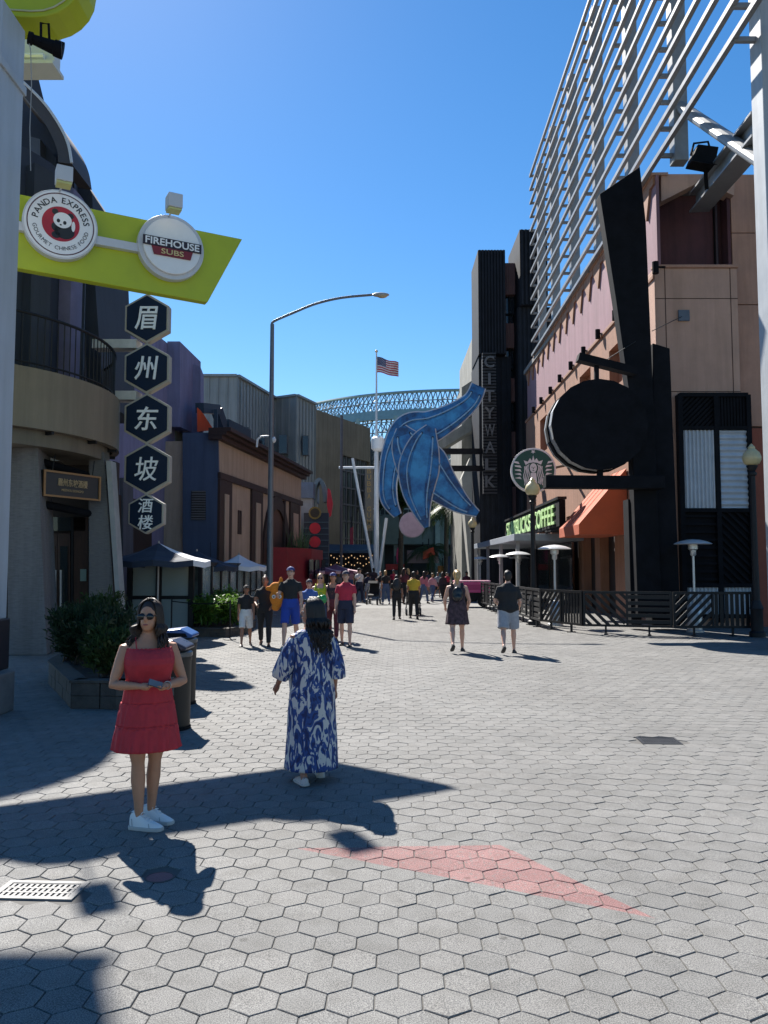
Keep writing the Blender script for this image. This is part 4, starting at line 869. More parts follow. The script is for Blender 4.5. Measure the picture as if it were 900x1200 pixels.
# ================================================================ FAR METAL-CLAD BUILDING
mc = M('zinc_cladding', (.24, .26, .265), .5, .2, streak=.2, var=.08, scale=.5); mc2 = M('concrete_brown', (.19, .165, .12), .85, streak=.25, var=.15, scale=.6, bump=.2, bscale=10)
fb = thing('metal_clad_building', 'grey standing-seam metal building with square dark windows', 'building', (-12, 58, 0))
ZF = 14.3
def fz(px, Y): p = at(px, 500, Y); return V(p.x, Y, 0)
pl_ = [fz(222, 52), fz(277, 52), fz(322, 59), fz(347, 58), fz(369, 61.2)]
obj('mass', MB().prism(pl_ + [V(pl_[-1].x, 75, 0), V(-22, 75, 0), V(-22, 52, 0)], (0, 0, ZF)), mc, fb)
for i in range(4):
    a, b = pl_[i], pl_[i + 1]; L_ = (b - a).length; d = (b - a) / L_; n_ = V(d.y, -d.x, 0); k = int(L_ / .55)
    for j in range(k + 1): obj('seam', MB().prism([a + d * (L_ * j / k - .03) + n_ * .001, a + d * (L_ * j / k + .03) + n_ * .001, a + d * (L_ * j / k + .03) + n_ * .07, a + d * (L_ * j / k - .03) + n_ * .07], (0, 0, ZF)), mc, fb)
    obj('coping', MB().bar(a + n_ * .05 + V(0, 0, ZF + .08), b + n_ * .05 + V(0, 0, ZF + .08), .3, .16), mc, fb)
for x0, x1, y0, y1, Y in ((283, 291, 501, 514, 53), (304, 310, 511, 530, 56), (327, 336, 510, 531, 58.3), (355, 361, 511, 533, 59.2)):
    wn = obj('window', MB().prism([at(x0, y1, Y - .5), at(x1, y1, Y - .5), at(x1, y0, Y - .5), at(x0, y0, Y - .5)], (0, .6, 0)), MATS['dark_glass'], fb)
    obj('frame', MB().prism([at(x0 - .6, y1 + .6, Y - .45), at(x1 + .6, y1 + .6, Y - .45), at(x1 + .6, y0 - .6, Y - .45), at(x0 - .6, y0 - .6, Y - .45)], (0, .5, 0)), MATS['vent_grey'], wn)
cb2 = thing('concrete_hall', 'brown concrete hall with tall gridded windows beside the flagpole', 'building', (-5, 68, 0))
c0, c3 = fz(369, 61.2), fz(434, 69.8); cd_ = (c3 - c0).normalized(); cn = V(cd_.y, -cd_.x, 0); CLn = (c3 - c0).length
uA = CLn * .47
obj('wall', holey(MB(), c0, cd_, cn, CLn, 0, ZF - .3, [(uA, CLn - .1, 2.9, 11.0)], .3), mc2, cb2)
obj('mass', MB().prism([c0 - cn * .31, c3 - cn * .31, V(c3.x, 80, 0), V(c0.x, 80, 0)], (0, 0, ZF - .31)), M('hall_dark', (.02, .026, .03), .3, var=.4, scale=.5), cb2)
for i in range(7): u = uA + (CLn - uA) * i / 6; obj('mullion', MB().bar(c0 + cd_ * u - cn * .15 + V(0, 0, 2.9), c0 + cd_ * u - cn * .15 + V(0, 0, 11), .12, .12, up=cd_), MATS['vent_grey'], cb2)
for z in (4.2, 5.6, 7., 8.4, 9.8): obj('transom', MB().bar(c0 + cd_ * uA - cn * .16 + V(0, 0, z), c3 - cn * .16 + V(0, 0, z), .1, .12), MATS['vent_grey'], cb2)
vs = thing('vertical_sign', 'tall narrow tan sign with stacked gold letters behind the flagpole', 'sign', at(432, 640, 58)); p = at(432.5, 585, 58)
obj('board', MB().box(p.x - .28, p.x + .28, 58, 58.3, at(432, 622, 58).z, at(432, 548, 58).z), M('sign_board', (.13, .12, .10), .6), vs)
for i, ch in enumerate('BUBBA GUMP'):
    if ch != ' ': obj('letter', text_into(MB(), ch, V(p.x, 57.99, at(432, 552 + i * 7.4, 58).z), (1, 0, 0), .3, .36, bold=.02, th=.05), M('letter_gold', (.3, .2, .08), .5), vs)
# ================================================================ FAR END OF THE STREET
teal = M('teal_stucco', (.17, .235, .215), .75, var=.15, scale=.6); tealm = M('teal_steel', (.25, .36, .35), .5, .2, var=.1)
hb = thing('bridge_building', 'grey green building with a long balcony band closing the far end of the street', 'building', (0, 82, 0))
H8 = lambda x, y, Y=80: at(x, y, Y)
obj('balcony_band', MB().prism([H8(405, 638), H8(548, 638), H8(548, 603), H8(405, 603)], (0, 3, 0)), teal, hb, bev=.05)
obj('back_wall', MB().prism([H8(380, 690, 84), H8(570, 690, 84), H8(570, 520, 84), H8(380, 520, 84)], (0, 3, 0)), M('far_dark', (.035, .045, .048), .6, var=.3, scale=.3), hb)
obj('upper_wall', MB().prism([H8(512, 603, 81), H8(545, 603, 81), H8(545, 520, 81), H8(512, 520, 81)], (0, 3, 0)), teal, hb)
obj('window', MB().prism([H8(514, 555, 80.9), H8(530, 555, 80.9), H8(530, 534, 80.9), H8(514, 534, 80.9)], (0, .1, 0)), M('sky_glass', (.25, .42, .6), .1, .4), hb)
for x in (447, 470, 518, 536): obj('post', MB().box(H8(x, 640).x - .3, H8(x, 640).x + .3, 80.2, 80.8, 0, H8(x, 637).z), teal, hb)
for i in range(26): x = H8(407 + i * 5.5, 600).x; obj('railing_bar', MB().box(x - .03, x + .03, 80.05, 80.1, H8(450, 603).z, H8(450, 597).z), tealm, hb)
obj('hand_rail', MB().box(H8(405, 597).x, H8(548, 597).x, 80.03, 80.12, H8(450, 597).z, H8(450, 596).z + .05), tealm, hb)
def farsign(name, label, pts, Y, mat, th=.2, cat='sign'):
    t = thing(name, label, cat, at(*pts[0], Y)); obj('panel', MB().prism([at(x, y, Y) for x, y in pts], (0, th, 0)), mat, t, bev=.03)
    xs = [p[0] for p in pts]; ys = [p[1] for p in pts]; c = at(sum(xs) / len(xs), min(ys), Y + th + .06); obj('bracket', MB().bar(c + V(0, 0, -.3), c + V(0, 0, .8), .1, .1), blackm, t); return t
farsign('shop_board', 'greyish pink shop board under the far balcony', [(477, 660), (514, 660), (514, 645), (477, 645)], 78, M('board_pink', (.34, .25, .25), .6, var=.2, scale=2))
farsign('hanging_sign', 'bright red orange tilted sign under the far balcony', [(495, 646), (508, 641), (510, 650), (496, 656)], 76, M('sign_redorange', (.62, .06, .015), .5))
farsign('hanging_sign', 'pink oval sign hanging beside the greyish pink shop board', [(466, 641), (469, 645), (470, 652), (469, 659), (467, 661), (465, 659), (464, 652), (465, 645)], 74, M('sign_pink', (.62, .04, .14), .5))
farsign('hanging_sign', 'crimson vertical banner beside the gridded windows', [(410, 641), (414, 641), (414, 617), (410, 619)], 64, M('banner_crimson', (.30, .02, .045), .6))
farsign('shop_board', 'scarlet shop fascia low under the far balcony', [(452, 668), (474, 668), (474, 661), (452, 661)], 79, M('fascia_scarlet', (.5, .03, .03), .5))
farsign('shop_board', 'orange shop fascia beside the dark blue menu board', [(513, 671), (524, 671), (524, 663), (513, 663)], 79, M('fascia_orange', (.55, .18, .03), .5))
farsign('hanging_sign', 'teal vertical sign strip by the concrete block', [(538, 648), (545, 648), (545, 621), (538, 621)], 66, M('sign_teal', (.02, .12, .10), .5))
farsign('shop_board', 'dark blue menu board near the far globe lamp', [(525, 672), (536, 672), (536, 652), (525, 652)], 70, M('board_blue', (.03, .06, .13), .5))
# dark sign with two red roundels, grey arch
ns_ = thing('roundel_sign', 'dark navy ribbed sign with gold ring and two red roundels', 'sign', at(370, 690, 46)); N4 = lambda x, y, Y=46: at(x, y, Y)
obj('board', MB().prism([N4(356, 686), N4(385, 686), N4(385, 601), N4(356, 601)], (0, .6, 0)), M('sign_navy', (.012, .02, .045), .5), ns_)
for i in range(9): obj('strip', MB().bar(N4(356, 612 + i * 7, 45.96), N4(385, 612 + i * 7, 45.96), .05, .05), M('strip_blue', (.06, .10, .14), .4, .3), ns_)
obj('gold_ring', MB().disc(N4(369, 601, 45.9), (0, -1, 0), .36, .15, 24), M('gold', (.22, .15, .05), .4, .6), ns_); obj('ring_face', MB().disc(N4(369, 601, 45.88), (0, -1, 0), .27, .02, 24), M('ring_dark', (.03, .02, .012), .5), ns_)
rdm = M('roundel_red', (.62, .015, .035), .5)
for y in (619, 635): obj('roundel', MB().disc(N4(369, y, 45.85), (0, -1, 0), .32, .09, 20), rdm, ns_)
obj('post', MB().box(N4(368, 690).x, N4(373, 690).x, 46.1, 46.4, 0, N4(370, 686).z), black, ns_)
ar = thing('arch_sign', 'grey curved arch sign with a pink oblong plate', 'sign', at(374, 600, 48)); pts = smoothline([(367, 640), (367, 590), (369, 570), (374, 562), (379, 570), (381, 588)], 5)
obj('arch', MB().prism([at(x, y, 48) for x, y in ribbon(pts, [4.5] * len(pts), 48)], (0, 1.2, 0)), M('arch_grey', (.16, .19, .20), .5, .2), ar)
obj('plate', MB().prism([at(x, y, 47.8) for x, y in ((384, 572), (387, 574), (390, 590), (388, 604), (386, 606), (383, 592))], (0, .3, 0)), rdm, ar)
obj('leg', MB().box(at(366, 640, 48).x, at(368.5, 640, 48).x, 48.2, 48.6, 0, at(367, 640, 48).z), MATS['arch_grey'], ar)
wb = thing('service_wall', 'pale grey service block between the cream storefront and roundel sign', 'building', at(357, 690, 47))
obj('wall', MB().prism([at(350, 690, 47), at(366, 690, 47), at(366, 583, 47), at(350, 583, 47)], (0, 4, 0)), M('pale_block', (.38, .40, .42), .7), wb)
obj('band', MB().prism([at(350, 583.5, 46.8), at(367, 583.5, 46.8), at(367, 565, 46.8), at(350, 565, 46.8)], (0, 4.5, 0)), M('blue_band', (.15, .2, .27), .6), wb)
sl = thing('string_lights', 'string of small warm bulbs under the gridded windows', 'string lights', at(410, 660, 60))
lamp_w = emit('warm_bulb', (1, .62, .3), .25)
wire = MB(); wpts = []
for r_ in range(2):
    pts = [at(388 + 48 * i / 14, 650 + r_ * 8 + 4 * math.sin(i * .9 + r_) ** 2, 57 + r_) for i in range(15)]; wire.tube(pts, .015, 4)
    for p in pts: obj('bulb', MB().ell(p + V(0, 0, -.06), (.04, .04, .05), 6, 4), lamp_w, sl)
obj('wire', wire, black, sl)
dcan = thing('shop_canopy', 'dark blue canopy over the shaded shops behind the flagpole', 'canopy', at(405, 690, 60)); obj('roof', MB().prism([at(385, 648, 60), at(440, 648, 60), at(440, 641, 62), at(385, 641, 62)], (0, 0, .2)), M('canopy_navy', (.02, .05, .09), .6), dcan)
for x in (386, 412, 439): obj('post', MB().box(at(x, 660, 60.2).x - .1, at(x, 660, 60.2).x + .1, 60.2, 60.4, 0, at(x, 648, 60).z), black, dcan)
obj('back', MB().box(at(385, 660, 63).x, at(445, 660, 63).x, 63, 63.4, 0, at(400, 640, 63).z), darkint, dcan)
# ---- steel lattice ring roof
dm = thing('lattice_ring', 'open steel lattice ring roof on posts rising behind the street', 'canopy', (9, 105, 0))
LC = V(9, 105, 0); lat = MB(); latm = M('lattice_steel', (.20, .235, .24), .5, .2, var=.2)
def lp(k, z, r): a = R(180 + 100 * k / 84 + 15); return LC + V(r * math.cos(a), r * math.sin(a), z)
rowz = [(12.2, 26.9), (13.3, 26.6), (14.4, 26.2), (15.5, 25.8), (16.6, 25.4), (17.75, 24.9), (18.9, 24.3), (20.0, 23.6)]
for j in range(8):
    for k in range(0, 84):
        o_ = .5 * (j % 2); z, r_ = rowz[j]; lat.bar(lp(k + o_, z, r_), lp(k + 1 + o_, z, r_), .09, .09)
        if j < 7:
            z2, r2_ = rowz[j + 1]; o2 = .5 * ((j + 1) % 2); a = lp(k + o_, z, r_)
            lat.bar(a, lp(k + o2, z2, r2_), .08, .08); lat.bar(a, lp(k + o2 + (1 if o2 < o_ else -1) * (1 if j % 2 else 1), z2, r2_), .08, .08)
            m_ = lp(k + random.uniform(.1, .9), (z + z2) / 2 + random.gauss(0, .2), (r_ + r2_) / 2 - random.uniform(.5, 2.2)); lat.bar(a, m_, .06, .06); lat.bar(m_, lp(k + o2, z2, r2_), .06, .06)
lo = obj('lattice', lat, latm, dm, kind='stuff')
obj('ring_beam', MB().loft([[lp(k / 2, z, r_) for z, r_ in ((16.9, 25.6), (17.9, 25.2), (17.9, 24.6), (16.9, 25.0))] for k in range(0, 169)]), tealm, dm)
obj('top_beam', MB().tube([lp(k / 2, 20.0, 23.6) for k in range(0, 169)], .16, 6), tealm, dm)
for k in range(0, 85, 8): obj('post', MB().bar(lp(k, 0, 25.4), lp(k, 17.2, 25.4), .45, .45), tealm, dm)
# ---- mast with flag
MPX, MY = 441, 55.0
mp_ = at(MPX, 690, MY); mx = mp_.x
ms = thing('flag_mast', 'tall white mast with cross spar, slanted stays and drum lantern', 'flagpole', (mx, MY, 0)); mw = M('mast_white', (.60, .63, .66), .5, var=.06)
zt = at(MPX, 413, MY).z
obj('pole', MB().tube([(mx, MY, 0), (mx, MY, at(MPX, 530, MY).z), (mx, MY, at(MPX, 512, MY).z), (mx, MY, zt)], [.2, .15, .08, .05], 14), mw, ms, smooth=True)
obj('drum', MB().lathe((mx + .1, MY, 0), [(.3, at(441, 529, MY).z), (.44, at(441, 526, MY).z), (.44, at(441, 514, MY).z), (.3, at(441, 512, MY).z)], 20), wht, ms)
obj('finial', MB().ell((mx, MY, zt + .08), (.1, .1, .1)), gold, ms)
obj('spar', MB().tube([at(397, 548, MY), at(441, 548, MY)], .09, 8), mw, ms)
obj('stay', MB().tube([at(413, 537, MY - .5), at(440, 683, MY - .3)], .1, 8), mw, ms); obj('stay', MB().tube([at(453, 607, MY - .5), at(443, 680, MY - .3)], .1, 8), mw, ms)
fl_ = thing('flag', 'American flag with stars and stripes flying from the mast', 'flag', at(442, 437, MY)); 
fw, fh = 26 * MY / F, 19 * MY / F; p0 = at(441.5, 418, MY)
def fpt(u, v): return p0 + V(u * fw, .22 * math.sin(u * 7 + v) * u, -v * fh * (1 - .1 * u) - u * .42 + .06 * math.sin(u * 8))
fred, fwhite, fblue = M('flag_red', (.42, .025, .04), .7), M('flag_white', (.62, .60, .60), .7), M('flag_blue', (.025, .04, .13), .7)
for s_ in range(13):
    mb = MB(); u0 = 0 if s_ > 6 else .42; N = 12
    mb.loft([[fpt(u0 + (1 - u0) * i / N, s_ / 13), fpt(u0 + (1 - u0) * i / N, (s_ + 1) / 13)] for i in range(N + 1)], cap=False, closed=False)
    obj('stripe', mb, fred if s_ % 2 == 0 else fwhite, fl_, recalc=False)
cn_ = obj('canton', MB().loft([[fpt(.42 * i / 6, v / 13) for v in range(8)] for i in range(7)], cap=False, closed=False), fblue, fl_, recalc=False)
mb = MB()
for j in range(9):
    for i in range(6 if j % 2 == 0 else 5):
        c = fpt(.035 + .07 * i + (.035 if j % 2 else 0), (j + .6) * 7 / 9.4 / 13) + V(0, -.01, 0); mb.add([c + V(.028 * (1 if q % 2 == 0 else .45) * math.sin(q * math.pi / 5), 0, .028 * (1 if q % 2 == 0 else .45) * math.cos(q * math.pi / 5)) for q in range(10)], [list(range(10))])
obj('stars', mb, fwhite, cn_, recalc=False)
obj('utility_pole', MB().tube([at(400, 700, 50) * V(1, 1, 1).length * 0 + V(at(400, 600, 50).x, 50, 0), V(at(400, 600, 50).x, 50, at(400, 487, 50).z)], .09, 8), MATS['vent_grey'], None, 'slim grey pole standing in front of the gridded concrete hall', 'pole')
# ---- cobra head street lamp
SLY = 30.0; sx = at(316, 690, SLY).x
st = thing('street_lamp', 'tall grey street lamp with long curved arm over the street', 'street lamp', (sx, SLY, 0)); sg_ = M('lamp_grey', (.16, .18, .20), .5, .4, var=.1)
obj('base', MB().lathe((sx, SLY, 0), [(.24, 0), (.24, .05), (.16, .06), (.16, .5), (.12, .6)], 14), sg_, st, smooth=True)
arm = smoothline([(318.5, 380), (322, 376), (345, 366), (370, 356), (400, 349), (436, 345.5)], 6)
obj('pole', MB().tube([(sx, SLY, 0), (sx, SLY, 4), at(317.2, 450, SLY) * V(1, 1, 1).length * 0 + V(sx, SLY, at(317, 450, SLY).z), V(sx, SLY, at(317, 380, SLY).z)], [.125, .11, .085, .075], 12), sg_, st, smooth=True)
obj('arm', MB().tube([V(sx, SLY, at(317, 383, SLY).z)] + [at(x, y, SLY) for x, y in arm], .05, 8), sg_, st, smooth=True)
hd = at(446, 345.5, SLY); obj('lamp_head', MB().ell(hd, (.34, .14, .085), 14, 8), M('lamp_head_grey', (.4, .4, .38), .5, .3), st, smooth=True); obj('lens', MB().ell(hd + V(.06, 0, -.05), (.2, .1, .08), 12, 6), M('lens_amber', (.5, .4, .22), .3), st, smooth=True)
cmr = at(318, 512, SLY); obj('camera_arm', MB().tube([at(301, 524, SLY), at(302, 515, SLY), at(306, 511.5, SLY), at(316, 511, SLY)], .035, 8), mw, st, smooth=True); obj('dome_camera', MB().ell(at(320.5, 515.5, SLY), (.1, .1, .12)), mw, st, smooth=True)
# ================================================================ LEFT PATIO: kiosk, umbrellas, glass screen
nav = M('umbrella_navy', (.010, .020, .042), .8, var=.15, scale=3); umw = M('umbrella_white', (.60, .62, .65), .8, var=.06)
def umbrella(label, p, r, ztop, zedge, mat, n=8, pole=True, drop=.14, alt=None, group=None):
    t = thing('patio_umbrella', label, 'umbrella', V(p[0], p[1], 0), group); c = V(p[0], p[1], 0)
    for i in range(n):
        a0, a1 = R(360 * i / n + 10), R(360 * (i + 1) / n + 10)
        def q(f, a, z): return c + V(r * f * math.cos(a), r * f * math.sin(a), z)
        am = (a0 + a1) / 2; z = lambda f: ztop + (zedge - ztop) * f - .06 * math.sin(math.pi * f)
        rows_ = [[q(f, a0, z(f)), q(f * .985, am, z(f) - .05 * f), q(f, a1, z(f))] for f in (.02, .35, .7, 1.)]
        rows_.append([q(1., a0, zedge - drop), q(.985, am, zedge - drop - .05), q(1., a1, zedge - drop)])
        o = obj('canopy_panel', MB().loft(rows_, cap=False, closed=False), alt if alt and i % 4 == 3 else mat, t, recalc=False); o.modifiers.new('t', 'SOLIDIFY').thickness = .006
        obj('rib', MB().tube([c + V(0, 0, ztop - .1), q(.98, a0, zedge - .03)], .012, 4), blackm, t)
    obj('pole', MB().tube([c, c + V(0, 0, ztop + .06)], .028, 8), M('pole_grey', (.25, .25, .26), .4, .5), t, smooth=True); obj('base', MB().lathe(c, [(.3, 0), (.3, .06), (.06, .1), (.06, .3)], 14), blackm, t)
pu1 = at(186, 640, 20.5)
umbrella('big navy market umbrella beside the stone entrance pier', (pu1.x, 20.5), 1.30, 2.42, 1.98, nav, alt=umw)
pu2 = at(226, 655, 24); umbrella('navy umbrella behind the glass kiosk', (pu2.x, 24.5), 1.25, 2.3, 1.85, nav)
pu3 = at(280, 652, 28); umbrella('white market umbrella behind the planter bush', (pu3.x, 28), .95, 2.25, 1.85, umw)
for i, (x, Y) in enumerate(((352, 43), (372, 44.5), (393, 46))):
    umbrella(['faded purple umbrella by the red shopfront', 'faded purple umbrella between two purple umbrellas', 'faded purple umbrella next to the roundel sign'][i], (at(x, 668, Y).x, Y), 1.3, 1.98, 1.62, M('umbrella_purple', (.15, .05, .10), .8), alt=M('umbrella_pinkpale', (.55, .36, .40), .8))
kp = V(at(186, 700, 21.8).x, 22.2, 0)
ks = thing('glass_kiosk', 'dark framed glass display kiosk under the navy umbrella', 'kiosk', kp); gls = glassy('kiosk_glass', (.42, .50, .50), .08, .5)
kx0, kx1 = at(152, 700, 21.6).x, at(224, 700, 21.6).x; kxm = at(186, 700, 21.6).x
for x in (kx0, kxm, kx1):
    for y in (21.6, 23): obj('post', MB().box(x - .07, x + .07, y - .06, y + .06, 0, 1.95), blackm, ks)
for z in (.12, 1.0, 1.9): obj('rail', MB().box(kx0, kx1, 21.57, 21.63, z - .045, z + .045), blackm, ks)
for xa, xb in ((kx0, kxm), (kxm, kx1)):
    for za, zc in ((.17, .95), (1.05, 1.85)): obj('pane', MB().box(xa + .08, xb - .08, 21.59, 21.61, za, zc), gls, ks)
obj('back_panel', MB().box(kx0, kx1, 23.02, 23.06, .1, 1.9), M('kiosk_back', (.16, .20, .20), .4, var=.5, scale=2), ks)
obj('shelf', MB().box(kx0 + .1, kx1 - .1, 21.75, 22.9, .72, .76), M('shelf_steel', (.4, .42, .42), .4, .4), ks); obj('counter', MB().box(kx0 + .5, kx1 - .3, 21.9, 22.8, .13, .6), M('shelf_pale', (.35, .38, .38), .5), ks)
obj('roof', MB().box(kx0 - .1, kx1 + .1, 21.5, 23.1, 1.96, 2.02), blackm, ks)
ga, gb = V(kx1 + .15, 22.0, 0), V(at(312, 700, 33).x, 33, 0); gd = (gb - ga).normalized(); GLn = (gb - ga).length
for i in range(9):
    a = ga + gd * (GLn * i / 9); b = ga + gd * (GLn * (i + 1) / 9 - .05)
    t = thing('glass_screen', ['glass screen bay next to the kiosk', 'second glass screen bay from the kiosk', 'third glass screen bay from the kiosk', 'fourth glass screen bay from the kiosk', 'fifth glass screen bay from the kiosk', 'sixth glass screen bay from the kiosk', 'seventh glass screen bay from the kiosk', 'eighth glass screen bay from the kiosk', 'last glass screen bay, by the cream storefront'][i], 'screen', (a + b) / 2, 'dark glass screen bays along the left patio')
    for q in (a, b): obj('post', MB().bar(q, q + V(0, 0, 1.95), .1, .1, up=gd), blackm, t)
    obj('top_rail', MB().bar(a + V(0, 0, 1.9), b + V(0, 0, 1.9), .08, .1), blackm, t); obj('mid_rail', MB().bar(a + V(0, 0, .95), b + V(0, 0, .95), .05, .05), blackm, t)
    obj('pane', MB().prism([a + V(0, 0, .1), b + V(0, 0, .1), b + V(0, 0, 1.85), a + V(0, 0, 1.85)], V(gd.y, -gd.x, 0) * .012), gls, t)
# lanterns seen through the glass
for i, (x, y, Y) in enumerate(((246, 678, 25.5), (254, 688, 27))):
    p = at(x, y, Y); t = thing('paper_lantern', ['round orange lantern behind the glass screen', 'small orange lantern low behind the glass screen'][i], 'lantern', p); obj('shade', MB().ell(p, (.13, .13, .12), 14, 8), M('lantern_orange', (.55, .15, .02), .6), t, smooth=True); obj('cap', MB().lathe(p, [(.05, .11), (.05, .15)], 10), blackm, t); obj('cord', MB().tube([p + V(0, 0, .14), V(p.x, p.y, 2.6)], .008, 4), blackm, t)
# ================================================================ TRASH CANS
tcm = M('bin_dark', (.007, .007, .0075), .6, 0, var=.25, scale=5); tcb = M('bin_blue', (.012, .065, .22), .35, var=.1); tcg = M('bin_lid', (.10, .105, .115), .35, .4, var=.12)
def bin_(label, p, top):
    t = thing('litter_bin', label, 'bin', p); b = Vector(p)
    body = obj('body', MB().lathe(b, [(.20, 0), (.215, .02), (.222, .06), (.226, .75), (.234, .76), (.234, .80)], 28), tcm, t, smooth=True)
    obj('foot_ring', MB().lathe(b, [(.23, 0), (.235, .03), (.0, .03)], 24), black, body)
    obj('collar', MB().lathe(b, [(.23, .80), (.24, .81), (.24, .85), (.20, .88), (.18, .88)], 28), tcg, t, smooth=True)
    obj('lid', MB().prism([b + V(x, -.21, z) for x, z in ((-.21, .88), (.22, .88), (.22, .92), (.06, 1.0), (-.21, .97))], (0, .42, 0)), top, t, bev=.03)
    obj('opening', MB().prism([b + V(x, -.213, z) for x, z in ((-.16, .89), (.16, .89), (.13, .94), (-.16, .945))], (0, .05, 0)), black, t)
    for s in (-1, 1): obj('label_panel', MB().box(b.x - .1, b.x + .1, b.y - .232, b.y - .227, .4, .6), M('bin_label', (.06, .06, .065), .4), t) if s == 1 else None
bin_('dark round litter bin standing behind the woman in the red dress', V(at(196, 858, 9.05).x, 9.15, 0), M('bin_mixed', (.045, .04, .06), .3, .3, var=.6, scale=8))
bin_('dark round litter bin with bright blue lid beyond the first bin', V(at(207, 800, 10.7).x, 10.8, 0), tcb)
# ================================================================ PLANTERS AND PLANTS
stn = M('planter_stone', (.07, .062, .054), .85, var=.3, scale=7, bump=.4, bscale=50); soil = M('soil', (.03, .022, .016), .95, var=.3, scale=20)
dleaf = leafmat('leaf_dark', (.024, .052, .02), .5); dleaf2 = leafmat('leaf_olive', (.045, .08, .02), .5); bleaf = leafmat('leaf_bright', (.10, .20, .03), .4); twig = M('twig', (.06, .042, .028), .8)
def planter(label, poly, h):
    c = V(sum(p[0] for p in poly) / len(poly), sum(p[1] for p in poly) / len(poly), 0); t = thing('planter', label, 'planter', V(c.x, c.y, 0)); n = len(poly); P = [V(p[0], p[1], 0) for p in poly]
    for i in range(n):                       # courses of stone blocks
        a, b = P[i], P[(i + 1) % n]; L_ = (b - a).length; d = (b - a) / L_; nn = V(d.y, -d.x, 0); k = max(1, round(L_ / .42))
        for r_ in range(2):
            for j in range(k):
                u0 = L_ * j / k + .006; u1 = L_ * (j + 1) / k - .006; e = random.uniform(0, .012)
                obj('block', MB().prism([a + d * u0 - nn * .16, a + d * u1 - nn * .16, a + d * u1 + nn * e, a + d * u0 + nn * e], (0, 0, h * .45)), stn, t, bev=.008).location.z += h * .46 * r_
        obj('coping', MB().prism([a + d * .002 - nn * .2, b - d * .002 - nn * .2, b - d * .002 + nn * .03, a + d * .002 + nn * .03], (0, 0, h * .08)), stn, t).location.z += h * .922
    obj('soil', MB().prism([c + (p - V(c.x, c.y, 0)) * .93 for p in P], (0, 0, h * .9)), soil, t); return t
planter('low stone block planter in front of the restaurant door, full of dark shrubs', [(-3.25, 10.35), (-4.4, 13.9), (-5.6, 14.4), (-5.2, 12.6), (-4.0, 10.4)], .36)
def leaf(mb, p, d, L_, w_, droop=.3):
    d = d.normalized(); s = d.cross(V(0, 0, 1)); s = s.normalized() if s.length > .01 else V(1, 0, 0)
    up = s.cross(d); m_ = p + d * L_ * .5 + up * .04 * L_; e = p + d * L_ - V(0, 0, droop * L_)
    mb.add([p, m_ - s * w_, e, m_ + s * w_], [(0, 1, 2), (0, 2, 3)])
def shrub(label, c, r, h, n, ml, L_=.11, w_=.018, group=None, grassy=False, name='shrub'):
    t = thing(name, label, 'plant', c, group); c = Vector(c); st_ = MB(); mb = MB(); ends = []
    for i in range(14):
        a = random.uniform(0, 6.28); q = random.uniform(.1, .85); tip = c + V(r * q * math.cos(a), r * q * math.sin(a), h * random.uniform(.65, 1.0)); m_ = c.lerp(tip, .5) + V(random.gauss(0, .04), random.gauss(0, .04), .05)
        b0 = c + V(random.gauss(0, r * .2), random.gauss(0, r * .2), 0); st_.tube([b0, m_, tip], [.014, .009, .004], 5); ends.append((b0, m_, tip))
    obj('stems', st_, twig, t)
    for i in range(n):
        b0, m_, tip = random.choice(ends); f = random.uniform(.2, 1.02); p = (b0.lerp(m_, f * 2) if f < .5 else m_.lerp(tip, f * 2 - 1)) + V(random.gauss(0, r * .17), random.gauss(0, r * .17), random.gauss(0, h * .06))
        if p.z < c.z + .02: p.z = c.z + random.uniform(.02, .2)
        d = V(random.gauss(0, 1), random.gauss(0, 1), random.gauss(.35, .6))
        if grassy: d = (p - c) * V(1, 1, .2).length * .3 + V(random.gauss(0, .5), random.gauss(0, .5), random.uniform(.2, 1.2))
        leaf(mb, p, d, L_ * random.uniform(.6, 1.3), w_ * random.uniform(.7, 1.3), random.uniform(.05, .5))
    obj('foliage', mb, ml, t, recalc=False, kind='stuff'); return t
z_ = .33
for i, (x, y, r_, h, m_) in enumerate(((-3.75, 10.95, .38, .6, dleaf2), (-4.1, 11.8, .45, .75, dleaf), (-4.7, 12.35, .42, .78, dleaf), (-4.5, 12.9, .48, .85, dleaf), (-5.1, 13.3, .48, .82, dleaf), (-4.8, 13.7, .4, .98, dleaf2))):
    shrub(['olive shrub at the front corner of the stone planter', 'dark feathery shrub just behind the olive corner shrub', 'dark feathery shrub at the door side of the stone planter', 'dark feathery shrub in the middle of the stone planter', 'dark feathery shrub at the back of the stone planter by the stone pier', 'tall olive shrub at the back of the stone planter beside the bins'][i], (x, y, z_), r_, h, 3600, m_, .15, .011, 'shrubs in the stone planter', True)
for i in range(5):
    x, y = random.uniform(-4.7, -3.6), random.uniform(10.9, 12.2)
pb = [(-5.35, 21.2), (-4.1, 20.9), (-3.75, 22.0), (-3.9, 24.6), (-5.2, 24.4)]
planter('low curved brown kerb planter beside the glass kiosk', pb, .22)
for i, (x, y, r_, h) in enumerate(((-4.85, 21.9, .62, .85), (-4.3, 22.3, .55, .8), (-4.5, 23.6, .65, .95))):
    shrub(['sunlit bright green bush beside the glass kiosk', 'sunlit bright green bush next to the boy in white shorts', 'sunlit bright green bush at the back of the kerb planter'][i], (x, y, .2), r_, h, 1500, bleaf, .16, .034, 'bushes in the kerb planter')
